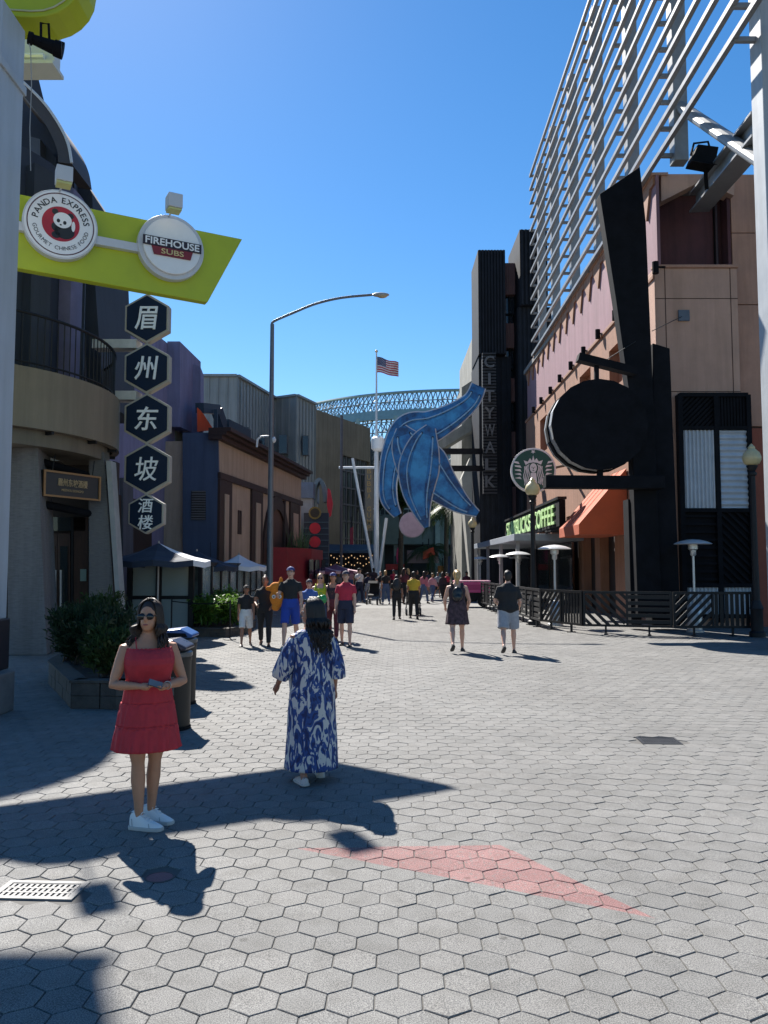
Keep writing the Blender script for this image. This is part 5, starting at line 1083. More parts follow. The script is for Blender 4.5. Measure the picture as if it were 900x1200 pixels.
# rope stanchion near the bush
t = thing('rope_barrier', 'thin dark rope barrier on slim posts beside the bright bush', 'barrier', (-4.1, 20.4, 0))
for x, y in ((-5.5, 20.9), (-3.85, 20.2)): obj('post', MB().tube([(x, y, 0), (x, y, .98)], .02, 8), blackm, t); obj('foot', MB().lathe((x, y, 0), [(.16, 0), (.16, .02), (.03, .035)], 14), blackm, t)
obj('rope', MB().tube([(-5.5 + 1.65 * i / 8, 20.9 - .7 * i / 8, .93 - .05 * math.sin(math.pi * i / 8)) for i in range(9)], .015, 6), blackm, t)
# ---- palms and trees at the far end
pleaf = leafmat('palm_leaf', (.05, .085, .02), .4); bark = M('palm_bark', (.10, .075, .05), .9, var=.3, scale=8)
def palm(label, x, Y, ztop, nfr, L_):
    t = thing('palm_tree', label, 'palm', (x, Y, 0)); obj('trunk', MB().tube([(x, Y, 0), (x + .1, Y, ztop * .5), (x, Y, ztop)], [.28, .22, .2], 10), bark, t)
    mb = MB(); c = V(x, Y, ztop)
    for i in range(nfr):
        a = 2.4 * i; el = random.uniform(-.3, 1.0); d = V(math.cos(a) * math.cos(el), math.sin(a) * math.cos(el), math.sin(el)); prev = c; pts = []
        for k in range(1, 9): p = c + d * L_ * k / 8 - V(0, 0, .9 * L_ * (k / 8) ** 2 * .8); pts.append(p)
        s = d.cross(V(0, 0, 1)).normalized()
        for k in range(7):
            for sg__ in (-1, 1):
                for q in range(3):
                    b0 = pts[k].lerp(pts[k + 1], q / 3); e = b0 + s * sg__ * L_ * .26 * (1 - k / 9) + (pts[k + 1] - pts[k]) * .6 - V(0, 0, .12 * L_); w2 = (pts[k + 1] - pts[k]) * .13; mb.add([b0 - w2, b0 + w2, e], [(0, 1, 2)])
    obj('crown', mb, pleaf, t, recalc=False)
palm('palm with drooping fronds between the blue sign and concrete block', at(530, 600, 70).x, 70, at(530, 590, 70).z, 26, 3.2)
palm('short palm under the far balcony behind the round pink sign', at(505, 650, 77).x, 77, at(505, 643, 77).z, 22, 2.6)
def tree(label, px, Y, ytop, ybot, r_, n, mat):
    x = at(px, 600, Y).x; z1, z0 = at(px, ytop, Y).z, at(px, ybot, Y).z; t = thing('broadleaf_tree', label, 'tree', (x, Y, 0)); c = V(x, Y, (z0 + z1) / 2); h = (z1 - z0) / 2
    tk = MB().tube([(x, Y, 0), (x + .1, Y, z0), (x, Y, c.z)], [.25, .2, .12], 8)
    for i in range(6): a = i * 1.05; tk.tube([(x, Y, z0 + i * .1), c + V(r_ * .7 * math.cos(a), r_ * .7 * math.sin(a), h * random.uniform(-.3, .7))], [.1, .03], 6)
    obj('trunk', tk, bark, t); mb = MB(); cl = [c + V(random.gauss(0, r_ * .42), random.gauss(0, r_ * .42), random.gauss(0, h * .45)) for _ in range(16)]
    for i in range(n):
        p = random.choice(cl) + V(random.gauss(0, r_ * .2), random.gauss(0, r_ * .2), random.gauss(0, h * .16)); leaf(mb, p, V(random.gauss(0, 1), random.gauss(0, 1), random.gauss(.2, .6)), .5, .16)
    obj('crown', mb, mat, t, recalc=False)
tree('green tree showing behind the white mast and blue sign', 469, 72, 556, 600, 1.5, 1500, leafmat('tree_leaf', (.05, .10, .025), .5))
tree('green tree on the far balcony left of the palm', 522, 76, 572, 606, 1.8, 1300, MATS['tree_leaf'])
# ================================================================ PEOPLE
SK = {'a': M('skin_tan', (.46, .22, .125), .5, var=.08, scale=12), 'b': M('skin_fair', (.55, .32, .235), .5, var=.05, scale=12), 'c': M('skin_brown', (.30, .14, .085), .5, var=.06, scale=12)}
for m_ in SK.values():
    bb = m_.node_tree.nodes['Principled BSDF']; bb.inputs['Subsurface Weight'].default_value = .12; bb.inputs['Subsurface Radius'].default_value = (.012, .005, .003); bb.inputs['Subsurface Scale'].default_value = 1.
def cloth(name, col, rough=.85, var=.1): return M('cloth_' + name, col, rough, var=var, scale=14, bump=.12, bscale=260)
HAIRM = {'black': M('hair_black', (.010, .007, .006), .55, var=.3, scale=30), 'brown': M('hair_brown', (.026, .013, .008), .55, var=.3, scale=30), 'blond': M('hair_blond', (.42, .28, .12), .45, var=.2, scale=30), 'grey': M('hair_grey', (.2, .17, .15), .5, var=.2, scale=30)}
shoe_w = M('shoe_white', (.72, .72, .71), .5, var=.04); shoe_b = M('shoe_black', (.018, .018, .02), .5); sole_m = M('shoe_sole', (.46, .45, .43), .6)
EYEW, EYEB, LIP = M('eye_white', (.6, .58, .56), .3, var=.02), M('eye_dark', (.02, .012, .01), .2), M('lip', (.30, .085, .075), .45)
def joints(a):
    """a: dict of pose angles in degrees -> joints of a 1.75 m figure that faces -y"""
    J = {}; J['waist'] = V(0, 0, 1.06)
    for s, n in ((-1, 'r'), (1, 'l')):
        hip = V(.092 * s, .005, .92); p, k, ab = (R(x) for x in a.get('leg_' + n, (0, 0, 3)))
        d1 = V(s * math.sin(ab), -math.sin(p) * math.cos(ab), -math.cos(p) * math.cos(ab)); d2 = V(s * math.sin(ab) * .6, -math.sin(p - k), -math.cos(p - k)).normalized()
        kn = hip + d1 * .43; an = kn + d2 * .42; J['hip' + n], J['knee' + n], J['ank' + n] = hip, kn, an; J['fp' + n] = p - k
        sh = V(.172 * s, .01, 1.378); p, ab, e, tw = (R(x) for x in a.get('arm_' + n, (5, 10, 15, 0)))
        u = V(s * math.sin(ab), -math.sin(p) * math.cos(ab), -math.cos(p) * math.cos(ab)); f = V(-s * math.sin(tw) + s * math.sin(ab) * .3 * math.cos(tw), -math.sin(p + e) * math.cos(tw), -math.cos(p + e) * math.cos(tw)).normalized()
        J['sh' + n] = sh; J['el' + n] = sh + u * .29; J['wr' + n] = J['el' + n] + f * .25; J['hd' + n] = f
    return J
def torso_rings(k=1., z0=.86, z1=1.58, inf=0., bust=0., belly=0., n=16):
    T = [(.86, .15, .115, .0), (.93, .172 * k, .128 * k, .005), (1.0, .165 * k, .125 * k, -.0), (1.08, .142 * k, .108 * k + belly, -.004 - belly * .6), (1.16, .143 * k, .108 * k + belly * .7, -.004 - belly * .5), (1.24, .152 * k, .113 * k + bust * .5, -bust * .5), (1.31, .163 * k, .118 * k + bust, -bust * .8), (1.37, .168, .112, .0), (1.42, .145, .09, .005), (1.455, .098, .074, .01), (1.49, .066, .064, .009), (1.51, .055, .058, .008), (1.54, .052, .056, .0), (1.58, .052, .056, -.008)]
    return [[V((rx + inf) * math.copysign(abs(math.cos(q)) ** .85, math.cos(q)), yo + (ry + inf) * math.sin(q), z) for q in [2 * math.pi * i / n for i in range(n)]] for z, rx, ry, yo in T if z0 - .001 <= z <= z1 + .001]
def lerp(a, b, t): return a + (b - a) * t
def person(label, loc, yaw, H=1.7, skin='a', pose=None, k=1., voxel=.016, shirt=None, sleeve=.55, hem=.9, bottoms=None, leg_end='knee', loose=.02, shoes=shoe_b, hair='black', hstyle='short', cap=None, head=(0, 0), extra=None, bust=0., belly=0., group=None, crop=False, nofoot=False, shade=None, tank=False, arms_bare=True):
    pose = pose or {}; J = joints(pose); t = thing('person', label, 'person', loc, group, R(yaw), True); t.scale = (H / 1.75,) * 3; sk = SK[skin]
    low = min(J['ankr'].z, J['ankl'].z) - .078; 
    for q in list(J):
        if isinstance(J[q], Vector) and not q.startswith('hd'): J[q] = J[q] - V(0, 0, low)
    dz = -low; mb = MB(); up = V(0, 0, dz)
    mb.loft([[p + up for p in r] for r in torso_rings(k, bust=bust, belly=belly)])
    HR = Matrix.Rotation(R(head[0]), 3, 'Z') @ Matrix.Rotation(R(head[1]), 3, 'X'); hc = V(0, -.012, 1.60 + dz)
    def hp(x, y, z): return hc + HR @ V(x, y, z)
    rot = HR
    mb.ell(hp(0, .006, .04), (.076, .097, .108), 18, 12, rot); mb.ell(hp(0, -.032, -.022), (.058, .066, .073), 14, 10, rot); mb.ell(hp(0, -.062, -.062), (.032, .028, .026), 10, 8, rot)
    mb.tube([hp(0, -.083, .045), hp(0, -.104, .012), hp(0, -.098, -.008)], [.009, .016, .012], 8); mb.ell(hp(0, -.086, -.037), (.024, .014, .012), 10, 6, rot)
    for s in (-1, 1): mb.ell(hp(s * .077, .012, .018), (.011, .02, .032), 8, 6, rot)
    for n_, s in (('r', -1), ('l', 1)):
        h, kn, an = J['hip' + n_], J['knee' + n_], J['ank' + n_]
        mb.tube([h + V(0, 0, .03), lerp(h, kn, .25), lerp(h, kn, .7), kn, lerp(kn, an, .3) + V(0, .012, 0), lerp(kn, an, .7), an], [.092 * k, .088 * k, .066 * k, .051, .057, .039, .031], 12)
        fp = J['fp' + n_] * (.7 if J['fp' + n_] < 0 else 1); fd = V(s * .12, -math.cos(fp), -math.sin(-fp) if fp < 0 else 0.15).normalized() if abs(fp) > .25 else V(s * .15, -1, 0).normalized()
        if 'foot_yaw' in pose: fd = V(math.sin(R(pose['foot_yaw'])), -math.cos(R(pose['foot_yaw'])), 0)
        J['fd' + n_] = fd
        mb.tube([an + V(0, 0, .02), an - fd * .03 - V(0, 0, .025), an - V(0, 0, .035) + fd * .06, an - V(0, 0, .05) + fd * .14], ([.036, .034, .027, .018] if (shoes or 'foot_yaw' in pose) else [.036, .04, .036, .026]), 10)
        S_, e, w_ = J['sh' + n_], J['el' + n_], J['wr' + n_]; f = J['hd' + n_]
        mb.tube([S_ + V(-s * .03, 0, .0), S_, lerp(S_, e, .35), lerp(S_, e, .8), e, lerp(e, w_, .3), lerp(e, w_, .75), w_], [.05, .056 * (.8 + .2 * k), .047 * k, .041, .038, .040, .030, .024], 12)
        # hand: palm, four curled fingers, thumb on the inner side
        side = V(s, 0, 0) - f * f.dot(V(s, 0, 0)); side = side.normalized() if side.length > .1 else V(0, 1, 0)
        fwd = f.cross(side) * s; fwd = fwd if fwd.y < 0 else -fwd            # towards the front of the body
        if 'palm_' + n_ in pose: side = Vector(pose['palm_' + n_]); fwd = f.cross(side).normalized(); side = fwd.cross(f).normalized(); fwd = fwd if fwd.z > -.2 else -fwd
        pc_ = w_ + f * .045; mb.tube([w_, w_ + f * .03, w_ + f * .075], [.024, .034, .033], 8, flat=.9)
        rad = max(.0085, voxel * .62)
        for q in range(4):
            o = w_ + f * .075 + fwd * (.026 - q * .0175); ln = (.070, .078, .073, .056)[q]; cur = -side * .35
            mb.tube([o, o + f * ln * .45 + cur * .012, o + (f * .8 + cur * .8).normalized() * ln * .75 + cur * .008, o + f * ln * .72 + cur * ln * .6], [rad * 1.05, rad, rad * .95, rad * .8], 6)
        o = w_ + f * .025 + fwd * .028; mb.tube([o, o + fwd * .022 + f * .025, o + fwd * .026 + f * .055 - side * .01], [rad * 1.3, rad * 1.1, rad * .9], 6)
    blend('body', mb, sk, t, voxel, smooth=3)
    fine = voxel < .012
    # face
    for s in (-1, 1):
        obj('eye', MB().ell(hp(s * .031, -.083, .028), (.014, .009, .008), 8, 6, rot), EYEW, t, smooth=True); obj('iris', MB().ell(hp(s * .031, -.090, .028), (.006, .004, .006), 8, 6, rot), EYEB, t, smooth=True)
        obj('eyebrow', MB().tube([hp(s * .014, -.091, .047), hp(s * .032, -.091, .052), hp(s * .05, -.08, .046)], [.003, .004, .002], 5), HAIRM[hair if hair != 'blond' else 'brown'], t)
    obj('lips', MB().ell(hp(0, -.096, -.037), (.022, .007, .0065), 10, 6, rot), LIP, t, smooth=True)
    if shade: 
        for s in (-1, 1): obj('sunglasses_lens', MB().ell(hp(s * .034, -.096, .026), (.032, .008, .025), 14, 8, rot), M('lens_black', (.008, .006, .007), .08), t, smooth=True); obj('sunglasses_arm', MB().bar(hp(s * .064, -.088, .034), hp(s * .082, .01, .032), .006, .008), shoe_b, t)
        obj('sunglasses_bridge', MB().bar(hp(-.012, -.10, .033), hp(.012, -.10, .033), .006, .006), shoe_b, t)
    # clothes
    if shirt:
        mb = MB(); rr = torso_rings(k, z0=hem, z1=1.43 if not tank else 1.37, inf=loose * .6, bust=bust, belly=belly)
        mb.loft([[p + up + (V(0, 0, 0)) for p in r] for r in rr])
        if not tank: mb.loft([[p + up for p in r] for r in torso_rings(k, z0=1.37, z1=1.49, inf=.010)])
        for n_, s in (('r', -1), ('l', 1)):
            S_, e, w_ = J['sh' + n_], J['el' + n_], J['wr' + n_]
            if tank: mb.tube([V(s * .11, -.10, 1.34) + up, V(s * .115, -.04, 1.46) + up, V(s * .115, .05, 1.46) + up, V(s * .11, .10, 1.36) + up], .028, 8)
            else:
                pts = [S_ + V(-s * .05, 0, 0), S_ + V(0, 0, .006), lerp(S_, e, min(1, sleeve) * .5), lerp(S_, e, min(1, sleeve))]; rd_ = [.05, .057, .060, .063]
                if sleeve > 1: pts += [lerp(e, w_, (sleeve - 1) * .5), lerp(e, w_, sleeve - 1)]; rd_ += [.058, .05]
                mb.tube(pts, [r_ + loose * .3 for r_ in rd_], 12)
        blend('shirt', mb, shirt, t, max(.012, voxel), wrinkle=.007, smooth=4)
    if bottoms:
        mb = MB(); mb.loft([[p + up for p in r] for r in torso_rings(k, z0=.86, z1=1.08, inf=.014)])
        for n_, s in (('r', -1), ('l', 1)):
            h, kn, an = J['hip' + n_], J['knee' + n_], J['ank' + n_]
            if leg_end == 'ankle': mb.tube([h + V(0, 0, .02), lerp(h, kn, .3), kn, lerp(kn, an, .4), lerp(kn, an, .95)], [.10 * k + loose * .4, .096 * k + loose * .4, .068 + loose * .4, .064 + loose * .5, .052 + loose * .6], 12)
            elif leg_end == 'skirt': pass
            else:
                e_ = {'knee': .92, 'mid': .62, 'short': .4}[leg_end]; mb.tube([h + V(0, 0, .02), lerp(h, kn, e_ * .5), lerp(h, kn, e_)], [.098 * k + loose * .3, .093 * k + loose * .4, .09 * k + loose * .5], 12)
        blend('trousers' if leg_end == 'ankle' else 'shorts', mb, bottoms, t, max(.012, voxel), wrinkle=.006, smooth=3)
    if shoes:
        for n_ in 'rl':
            an, fd = J['ank' + n_], J['fd' + n_]; sd_ = V(-fd.y, fd.x, 0); u2 = sd_.cross(fd) * (1 if sd_.cross(fd).z > 0 else -1); o = an - u2 * .078; rings = []
            for q, wd, ht in ((-.075, .02, .05), (-.06, .036, .075), (-.01, .042, .082), (.05, .044, .068), (.11, .047, .05), (.16, .042, .038), (.185, .02, .03)):
                c = o + fd * q; rings.append([c + sd_ * wd + u2 * .012, c + sd_ * wd * .9 + u2 * ht * .6, c + sd_ * wd * .4 + u2 * ht, c - sd_ * wd * .4 + u2 * ht, c - sd_ * wd * .9 + u2 * ht * .6, c - sd_ * wd + u2 * .012])
            so = obj('shoe', MB().loft(rings), shoes, t, smooth=True); so.modifiers.new('s', 'SUBSURF').levels = 1
            obj('sole', MB().prism([o + fd * q + sd_ * w2 for q, w2 in ((-.08, .02), (-.06, .042), (.0, .045), (.11, .052), (.17, .042), (.195, .0), (.17, -.042), (.11, -.052), (0, -.045), (-.06, -.042), (-.08, -.02))], u2 * .02), sole_m if shoes != shoe_b or fine else shoe_b, so, bev=.004)
    # hair
    hm_ = HAIRM[hair]
    if hstyle in ('short', 'bun', 'pony', 'long') and not (hstyle == 'long' and fine):
        mb = MB(); mb.ell(hp(0, .022, .055), (.086, .094, .105), 16, 10, rot); mb.ell(hp(0, .05, .0), (.074, .06, .08), 14, 8, rot)
        if hstyle == 'long': mb.tube([hp(0, .05, .06), hp(0, .09, -.05), hp(0, .115, -.18), hp(0, .115, -.30)], [.09, .095, .09, .04], 12, flat=.7)
        if hstyle == 'pony': mb.tube([hp(0, .08, .10), hp(0, .15, .09), hp(0, .16, -.02), hp(0, .14, -.16)], [.03, .04, .045, .015], 10)
        if hstyle == 'bun': mb.ell(hp(0, .06, .15), (.045, .045, .04))
        blend('hair', mb, hm_, t, .014, wrinkle=.008, wscale=40, smooth=2)
    if hstyle == 'long' and fine:
        mb = MB(); mb.ell(hp(0, .012, .06), (.084, .092, .104), 18, 12, rot); blend('scalp_hair', mb, hm_, t, .01, smooth=2)
        mb = MB(); rnd = random.Random(3); LEN = extra.get('hair_len', .34) if extra else .34
        for i in range(620):
            a = rnd.uniform(-2.35, 2.35) + math.pi / 2; x, y = math.cos(a), math.sin(a)      # around the back and both sides, face left free
            r0 = rnd.uniform(.0, .05); top = hp(rnd.gauss(0, .008), rnd.uniform(-.03, .05), .169) ; q1 = hp(x * .076, .014 + y * .084, .128); q2 = hp(x * .097, .022 + y * .099, .045); L2 = LEN * rnd.uniform(.55, 1.08)
            base = hp(x * .102, .03 + y * .10, -.03); pts = [top, q1, q2, base]; ph = rnd.uniform(0, 6.28); ou = V((HR @ V(x, y, 0)).x, (HR @ V(x, y, 0)).y, 0)
            for m_ in range(1, 7):
                f = m_ / 6; pts.append(base + ou * (.03 * f + (.02 + r0 * .4) * math.sin(ph * .35 + f * 9)) + V((.012 + r0 * .3) * math.cos(ph * .4 + f * 11), .016 * math.sin(ph + f * 10), -L2 * f))
            mb.tube(smoothline([tuple(p) for p in pts], 3), [.0055] * 9 + [.0058] * 14 + [.005, .0045, .004, .003, .002], 4)
        obj('hair', mb, hm_, t, smooth=False).data.polygons.foreach_set('use_smooth', [True] * len(mb.f))
    if cap:
        mb = MB(); rings = []
        for q in range(7):
            a = R(q * 15); rings.append([hp((.092 * math.cos(a)) * math.cos(b), .012 + (.108 * math.cos(a)) * math.sin(b), .072 + .085 * math.sin(a)) for b in [2 * math.pi * i / 18 for i in range(18)]])
        cp = obj('cap', MB().loft(rings), cap, t, smooth=True)
        obj('visor', MB().prism([hp(x, y, .072 + (.012 if abs(x) < .05 else 0)) for x, y in ((-.085, -.04), (-.08, -.12), (-.05, -.165), (0, -.178), (.05, -.165), (.08, -.12), (.085, -.04))], HR @ V(0, 0, .008)), cap, cp)
    return t, J, hp, up
def local_pt(t, p): return p
# ---------------------------------------------------------------- woman in the red dress
redc = cloth('red', (.42, .024, .036), .8, .12); HR_ = 1.56
fy = gnd(172, 968); 
t, J, hp, up = person('woman in a short red tiered dress and white sneakers holding a phone', V(gnd(170, 968).x, fy.y, 0), 26, HR_, 'a', dict(foot_yaw=48, leg_r=(6, 4, -3), leg_l=(-3, 4, -3), arm_r=(8, 20, 82, 48), arm_l=(8, 20, 80, 46), palm_r=(0, 0, -1), palm_l=(0, 0, -1)), 1.12, .0085, shoes=None, hair='brown', hstyle='long', head=(-28, -2), bust=.035, shade=True, extra={'hair_len': .30})
def dress(t, rows, mat, n=200, name='dress', th=.004):
    """rows: (z, rx, ry, yoff, ripple, count)"""
    rings = []; fine = []
    for i in range(len(rows) - 1):
        k = 5
        for j in range(k): fine.append(tuple(lerp(rows[i][c], rows[i + 1][c], j / k) for c in range(6)))
    fine.append(rows[-1]); off = rows[0][0] * 13.7
    for z, rx, ry, yo, rp, ct in fine:
        ring = []
        for i in range(n):
            q = 2 * math.pi * i / n; c_, s_ = math.cos(q), math.sin(q); kf = ct * .30
            f = noise.noise(V(c_ * kf, s_ * kf, z * 2.2 + off)) * 1.9 + noise.noise(V(c_ * kf * 2.3, s_ * kf * 2.3, z * 3.1 - off)) * 1.0 + noise.noise(V(c_ * 3, s_ * 3, z * 9 + off)) * .35
            w_ = 1 + rp * f
            ring.append(V(rx * w_ * math.copysign(abs(c_) ** .88, c_), yo + ry * w_ * s_, z + .3 * rp * rx * f))
        rings.append(ring)
    o = obj(name, MB().loft(rings, cap=False), mat, t, recalc=True); o.data.polygons.foreach_set('use_smooth', [True] * len(o.data.polygons)); m_ = o.modifiers.new('t', 'SOLIDIFY'); m_.thickness = th; m_.offset = 0; return o
bod = dress(t, [(1.385, .176, .130, -.012, .014, 34), (1.37, .180, .145, -.018, .010, 34), (1.345, .186, .163, -.024, .012, 30), (1.31, .193, .178, -.030, .009, 26), (1.27, .192, .182, -.033, .008, 22), (1.22, .184, .168, -.024, .008, 20), (1.17, .173, .148, -.014, .006, 20), (1.13, .167, .138, -.008, .008, 26)], redc, name='bodice')
tr = [(1.135, .168, .139, -.008, .010, 30), (1.12, .171, .141, -.006, .016, 24), (1.05, .180, .15, 0, .018, 20), (.965, .195, .163, .002, .02, 20)]
dress(t, tr, redc, name='skirt_tier')
dress(t, [(.968, .196, .164, .002, .012, 32), (.955, .201, .169, .002, .022, 26), (.88, .213, .183, .002, .026, 22), (.79, .226, .196, .002, .03, 22)], redc, name='skirt_tier')
dress(t, [(.793, .227, .197, .002, .014, 36), (.78, .232, .202, .002, .026, 28), (.70, .245, .214, .002, .034, 26), (.605, .260, .228, .002, .045, 26)], redc, name='skirt_tier')
for z, r_ in ((1.385, .0055), (1.128, .006)):
    q0 = .178 if z > 1.2 else .170
    obj('ruffle_trim', MB().tube([V(q0 * math.cos(a), -.012 + (.132 if z > 1.2 else .140) * math.sin(a), z + .004 * math.sin(a * 40)) for a in [R(5 * i) for i in range(73)]], r_, 6), redc, t)
for s in (-1, 1): obj('strap', MB().tube([V(s * .11, -.118, 1.38), V(s * .112, -.092, 1.43), V(s * .105, -.01, 1.478), V(s * .10, .08, 1.44), V(s * .09, .115, 1.37)], .0045, 6), redc, t)
# phone between the hands
wm_ = (J['wrr'] + J['hdr'] * .09 + J['wrl'] + J['hdl'] * .09) / 2
ph = thing('phone', 'dark smartphone held by the woman in red', 'phone', t.location, None, t.rotation_euler.z, True); ph.scale = t.scale
RM = Matrix.Rotation(R(-35), 3, 'X') @ Matrix.Rotation(R(78), 3, 'Y') @ Matrix.Identity(3)
def phb(w_, h, d, o=0): return [wm_ + V(0, -.03, .035) + RM @ V(x * w_, y * h, z * d + o) for x in (-1, 1) for y in (-1, 1) for z in (-1, 1)]
BF = [(0, 1, 3, 2), (4, 6, 7, 5), (0, 4, 5, 1), (2, 3, 7, 6), (0, 2, 6, 4), (1, 5, 7, 3)]
wmx = lambda a, b, c: MB().add([wm_ + V(0, -.025, .03) + Matrix.Rotation(R(20), 3, 'Y') @ (Matrix.Rotation(R(55), 3, 'X') @ V(x, y, z)) for x in (-a, a) for y in (-b, b) for z in (c[0], c[1])], BF)
obj('case', wmx(.056, .028, (-.005, .004)), M('phone_case', (.03, .03, .045), .35), ph, bev=.004); obj('screen', wmx(.052, .0245, (.0042, .0052)), M('phone_screen', (.16, .17, .19), .1), ph)
obj('bracelet', MB().tube([J['wrl'] + J['hdl'] * -.02 + .03 * (V(0, 0, 1) * math.sin(a) + J['hdl'].cross(V(0, 0, 1)).normalized() * math.cos(a)) for a in [R(20 * i) for i in range(19)]], .004, 6), M('bracelet', (.5, .46, .4), .3, .6), t)
greyc_ = M('seam_grey', (.35, .35, .36), .7)
# white high sneakers, turned to the picture's right
for n_, yw in (('r', 50), ('l', 46)):
    an = J['ank' + n_]; fd = V(math.sin(R(yw)), -math.cos(R(yw)), 0); sdv = V(-fd.y, fd.x, 0); o = V(an.x, an.y, 0); rings = []
    for q, wd, ht, hb_ in ((-.072, .022, .10, .03), (-.062, .038, .135, .02), (-.02, .043, .145, .02), (.015, .044, .125, .02), (.06, .045, .088, .02), (.12, .048, .066, .02), (.175, .043, .05, .02), (.20, .02, .038, .022)):
        c = o + fd * q; rings.append([c + sdv * wd + V(0, 0, hb_), c + sdv * wd * .92 + V(0, 0, ht * .6), c + sdv * wd * .55 + V(0, 0, ht * .93), c + V(0, 0, ht), c - sdv * wd * .55 + V(0, 0, ht * .93), c - sdv * wd * .92 + V(0, 0, ht * .6), c - sdv * wd + V(0, 0, hb_)])
    so = obj('sneaker', MB().loft(rings), shoe_w, t, smooth=True); so.modifiers.new('s', 'SUBSURF').levels = 2
    obj('sole', MB().prism([o + fd * q + sdv * w2 for q, w2 in ((-.082, .02), (-.066, .043), (-.02, .048), (.12, .054), (.18, .046), (.205, .02), (.205, -.02), (.18, -.046), (.12, -.054), (-.02, -.048), (-.066, -.043), (-.082, -.02))], (0, 0, .03)), sole_m, so, bev=.006)
    for q, z0_, z1_ in ((.115, .03, .066), (-.03, .03, .12)): obj('seam', MB().tube([o + fd * q + sdv * .0475 + V(0, 0, z0_), o + fd * (q - .01) + sdv * .043 + V(0, 0, (z0_ + z1_) / 2 + .012)], .0025, 4), greyc_, so); obj('seam', MB().tube([o + fd * q - sdv * .0475 + V(0, 0, z0_), o + fd * (q - .01) - sdv * .043 + V(0, 0, (z0_ + z1_) / 2 + .012)], .0025, 4), greyc_, so)
    for k in range(4): c = o + fd * (.03 + .022 * k) + V(0, 0, .122 - .017 * k); obj('lace', MB().tube([c + sdv * .026 - V(0, 0, .004), c + V(0, 0, .008), c - sdv * .026 - V(0, 0, .004)], .0038, 5), shoe_w, so)
    if 0: obj('collar', MB().tube([o - fd * .022 + fd * .045 * math.cos(a) + sdv * .040 * math.sin(a) + V(0, 0, .138 - .012 * math.cos(a)) for a in [R(20 * i) for i in range(19)]], .008, 6), shoe_w, so)
# ---------------------------------------------------------------- woman in the blue and white kaftan, seen from behind
def kaftan_mat():
    m = M('kaftan_print', (.03, .075, .27), .75, var=.1, scale=10, bump=.1, bscale=200); n = m.node_tree.nodes; L = m.node_tree.links; b = n['Principled BSDF']
    tc = n.new('ShaderNodeTexCoord'); mp = n.new('ShaderNodeMapping'); mp.inputs['Rotation'].default_value = (0, R(30), R(0)); mp.inputs['Scale'].default_value = (1.5, 1.5, .62); L.new(tc.outputs['Object'], mp.inputs[0])
    n1 = n.new('ShaderNodeTexNoise'); n1.inputs['Scale'].default_value = 8.; n1.inputs['Detail'].default_value = 2.2; n1.inputs['Distortion'].default_value = 2.2; L.new(mp.outputs[0], n1.inputs['Vector'])
    r = n.new('ShaderNodeValToRGB'); r.color_ramp.elements[0].position = .52; r.color_ramp.elements[1].position = .545; r.color_ramp.elements[0].color = (.018, .052, .19, 1); r.color_ramp.elements[1].color = (.52, .50, .47, 1)
    e = r.color_ramp.elements.new(.40); e.color = (.013, .024, .095, 1); e2 = r.color_ramp.elements.new(.455); e2.color = (.022, .065, .23, 1)
    L.new(n1.outputs['Fac'], r.inputs[0]); L.new(r.outputs[0], b.inputs['Base Color']); return m
kaf = kaftan_mat(); kg = gnd(366, 914)
tk, J, hp, up = person('woman with long dark hair in a blue and white printed kaftan, seen from behind', V(gnd(365, 914).x, kg.y, 0), 198, 1.53, 'c', dict(leg_r=(10, 4, 2), leg_l=(-8, 6, 2), arm_r=(-4, 9, 14, 0), arm_l=(6, 18, 30, -6)), 1.1, .0085, shoes=M('sandal_white', (.5, .46, .43), .6), hair='black', hstyle='long', head=(68, 0), extra={'hair_len': .36})
KR = [(1.455, .09, .075, .006, .0, 9), (1.435, .155, .095, .006, .004, 9), (1.38, .188, .125, .0, .008, 9), (1.28, .190, .135, 0, .012, 10), (1.16, .192, .140, 0, .018, 9), (1.10, .190, .138, 0, .022, 9), (1.0, .205, .155, 0, .024, 8), (.85, .222, .17, 0, .028, 8), (.65, .232, .18, 0, .034, 8), (.45, .24, .205, .0, .03, 8), (.25, .25, .23, .0, .032, 8), (.125, .258, .245, .0, .034, 8)]
dress(tk, KR, kaf, name='kaftan', n=200)
for n_, s in (('r', -1), ('l', 1)):
    S_, e, w_ = J['sh' + n_], J['el' + n_], J['wr' + n_]
    pts = [S_ + V(-s * .07, 0, .0), S_ + V(-s * .01, 0, .0), lerp(S_, e, .45) + V(s * .01, 0, -.01), e + V(s * .012, 0, -.015), lerp(e, w_, .36) + V(s * .01, 0, -.02)]; rr = [.06, .068, .080, .096, .102]
    rings = []; n = 40
    for kk, p in enumerate(pts):
        d = (pts[min(kk + 1, 4)] - pts[max(kk - 1, 0)]).normalized(); x = d.cross(V(0, 1, 0)).normalized(); y = d.cross(x)
        rings.append([p + (x * math.cos(q) + y * math.sin(q)) * rr[kk] * (1 + .05 * (kk / 4) * math.sin(5 * q + kk) + .03 * math.sin(9 * q)) for q in [2 * math.pi * i / n for i in range(n)]])
    o = obj('sleeve', MB().loft(rings, cap=False), kaf, tk); o.data.polygons.foreach_set('use_smooth', [True] * len(o.data.polygons)); o.modifiers.new('t', 'SOLIDIFY').thickness = .004; o.modifiers.new('s', 'SUBSURF').levels = 1
obj('belt_tie', MB().tube([V(.20, .02, 1.1), V(.225, .01, 1.0), V(.215, .0, .88)], [.012, .014, .008], 6, flat=.4), kaf, tk)
for s in (-1, 1): obj('hair_sunglasses', MB().ell(hp(s * .036, -.055, .132), (.03, .02, .016), 10, 6), M('lens_black', (.008, .006, .007), .08), tk, smooth=True)
